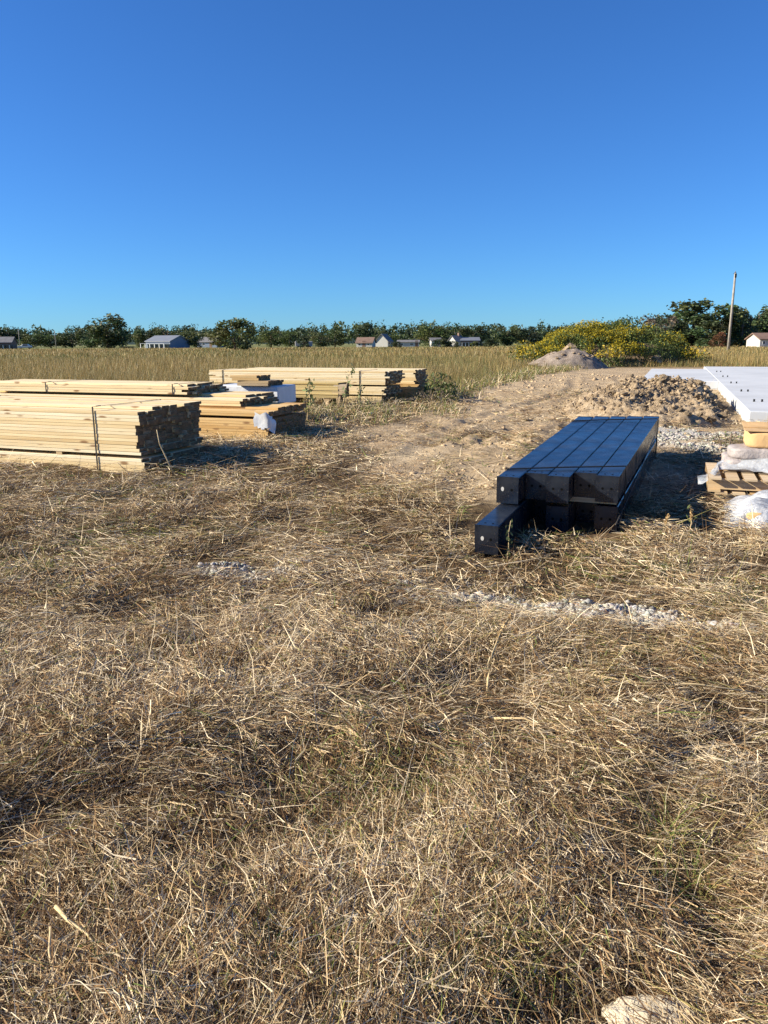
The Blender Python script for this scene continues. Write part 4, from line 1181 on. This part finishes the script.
def house(name, label, cat, px, D, w, d, hw, hr, wall, roof, rz=0, wins=(), door=None, porch=0, chimney=False):
    x = (px - 384) / 770 * (D * .9767 + .3)
    t = thing(name, label, cat, (x, D, .2), rz)
    bm = bmesh.new()
    add_box(bm, -w / 2, w / 2, 0, d, -.2, hw)
    for xs in (-w / 2, w / 2 - .15):             # gable ends
        vs = [bm.verts.new(p) for p in ((xs, .01, hw - .01), (xs, d - .01, hw - .01), (xs, d / 2, hw + hr - .03), (xs + .15, .01, hw - .01), (xs + .15, d - .01, hw - .01), (xs + .15, d / 2, hw + hr - .03))]
        for q in ((0, 1, 2), (5, 4, 3), (0, 3, 4, 1), (1, 4, 5, 2), (2, 5, 3, 0)): bm.faces.new([vs[k] for k in q])
    bmesh.ops.recalc_face_normals(bm, faces=bm.faces[:])
    mesh_obj('wall', bm_mesh('wall', bm, wall), t)
    bm = bmesh.new(); gable(bm, -w / 2, w / 2, 0, d, hw, hw + hr)
    rf = mesh_obj('roof', bm_mesh('roof', bm, roof), t)
    for a, b in wins: window_(t, a, b, hw * .38, hw * .8, -.001)
    if door: box_part('door', t, (door, door + 1.0, -.04, -.001, -.15, 2.05), M['roof_brown'])
    if chimney: box_part('chimney', rf, (w * .2, w * .2 + .7, d / 2 - .4, d / 2 + .4, hw + hr * .5, hw + hr + 1.0), M['roof_brown'])
    if porch:
        box_part('porch_roof', t, (-w / 2, w / 2 - .01, -porch, -.36, hw - .75, hw - .62), roof)
        for k in range(6): box_part('porch_post', t, (-w / 2 + .1 + k * (w - .4) / 5, -w / 2 + .28 + k * (w - .4) / 5, -porch + .1, -porch + .28, -.2, hw - .751), M['trim'])
        for k in range(3): box_part('bay', t, (-w / 2 + .8 + k * w / 3.2, -w / 2 + .8 + k * w / 3.2 + 3, -.035, -.001, -.15, hw - .9), M['glass_dark'])
    return t
house('metal_barn', 'long metal roofed barn with open porch and blue grey gable end', 'barn', 159, 255, 11.2, 8.5, 2.2, 1.7, M['siding_blue'], M['roof_metal'], R(-32), porch=2.6)
house('open_shed', 'grey roofed open shed at the far left edge', 'shed', -4, 230, 9, 7, 2.0, 1.5, M['roof_brown'], M['roof_grey'], R(12), porch=1.6)
house('brown_roofed_house', 'white house with brown roof in the middle distance', 'house', 365, 240, 4.9, 5, 1.45, 1.45, M['siding_white'], M['roof_brown'], R(-12), wins=((-1.9, -1.1), (.9, 1.7)), door=-.6, chimney=False)
house('grey_gabled_house', 'house with steep grey gable right of the brown roofed house', 'house', 391, 268, 5, 4.4, 2.0, 2.2, M['siding_white'], M['roof_grey'], R(70), wins=((-1.5, -.4), (.6, 1.7)))
house('white_walled_house', 'long low white walled building beside the grey gabled house', 'house', 409, 262, 7.0, 5, 1.5, .6, M['siding_white'], M['roof_grey'], R(-4), wins=((-2.9, -1.6), (.5, 1.8)), door=2.3)
house('farm_house', 'pale farm house with chimney behind the two round bushes', 'house', 461, 262, 3.6, 4, 1.8, 1.7, M['siding_white'], M['roof_grey'], R(35), wins=((-1.5, -.7), (.5, 1.3)), chimney=True)
house('low_garage', 'low dark open garage at the right of the farm house', 'garage', 471, 262, 6, 5, 2.0, .9, M['roof_brown'], M['roof_metal'], R(0), porch=1.2)
house('small_white_shed', 'tiny white shed left of the farm house', 'shed', 437, 262, 3.2, 3, 2.0, .8, M['siding_white'], M['roof_grey'], R(8), wins=((-.6, .4),))
house('grey_cabin', 'small grey house between barn and big bushy tree', 'house', 208, 290, 8, 6, 2.0, 1.6, M['siding_blue'], M['roof_grey'], R(-18), wins=((-2, -.8),), door=1)
house('white_house', 'white house with brown roof at the right picture edge', 'house', 775, 160, 6.0, 6, 1.75, 1.1, M['siding_white'], M['roof_brown'], R(0), wins=((-2.5, -1.9), (0, .9)), door=1.4)

def car(label, px, D, rz, paint, name='parked_car'):
    x = (px - 384) / 770 * (D * .9767 + .3)
    t = thing(name, label, 'car', (x, D, .2), rz)
    bm = bmesh.new(); prof_ = [(-2.2, .35), (-2.25, .75), (-1.9, .95), (-1.1, 1.0), (-.6, 1.48), (.9, 1.5), (1.6, 1.02), (2.15, .92), (2.2, .4)]
    a = [bm.verts.new((p, -.85, q)) for p, q in prof_]; b = [bm.verts.new((p, .85, q)) for p, q in prof_]
    bm.faces.new(a[::-1]); bm.faces.new(b)
    for k in range(len(a)): bm.faces.new((a[k], a[(k + 1) % 9], b[(k + 1) % 9], b[k]))
    bmesh.ops.recalc_face_normals(bm, faces=bm.faces[:]); bmesh.ops.bevel(bm, geom=bm.edges[:], offset=.04, segments=1, affect='EDGES')
    mesh_obj('body', bm_mesh('body', bm, paint), t)
    for sy in (-.856, .846): box_part('side_window', t, (-.55, .95, sy, sy + .01, 1.02, 1.38), M['glass_dark'])
    for wx_ in (-1.35, 1.35):
        for wy_ in (-.8, .62):
            bm = bmesh.new(); r = bmesh.ops.create_cone(bm, cap_ends=True, segments=16, radius1=.33, radius2=.33, depth=.2)
            for v in r['verts']: v.co = Vector((v.co.x + wx_, v.co.z + wy_ + .1, v.co.y + .33))
            mesh_obj('wheel', bm_mesh('wheel', bm, M['rubber']), t)
car('silver car parked beside the thin pale pole at far left', 26, 262, R(15), M['car_paint'])
def trailer(label, px, D, L):
    x = (px - 384) / 770 * (D * .9767 + .3)
    t = thing('utility_trailer', label, 'trailer', (x, D, .2), R(5))
    box_part('body', t, (0, L, 0, 2, .5, 1.9), M['siding_white'], .08)
    tube_part('hitch', t, [(L, 1, .55), (L + .9, 1, .5)], [.05, .04], M['band'])
    for k in (.35, .6):
        bm = bmesh.new(); r = bmesh.ops.create_cone(bm, cap_ends=True, segments=14, radius1=.32, radius2=.32, depth=.2)
        for v in r['verts']: v.co = Vector((v.co.x + L * k, v.co.z - .1, v.co.y + .3))
        mesh_obj('wheel', bm_mesh('wheel', bm, M['rubber']), t)
trailer('white enclosed trailer left of the young round tree', 296, 216, 2.4)
trailer('white enclosed trailer right of the young round tree', 306.5, 217, 1.9)
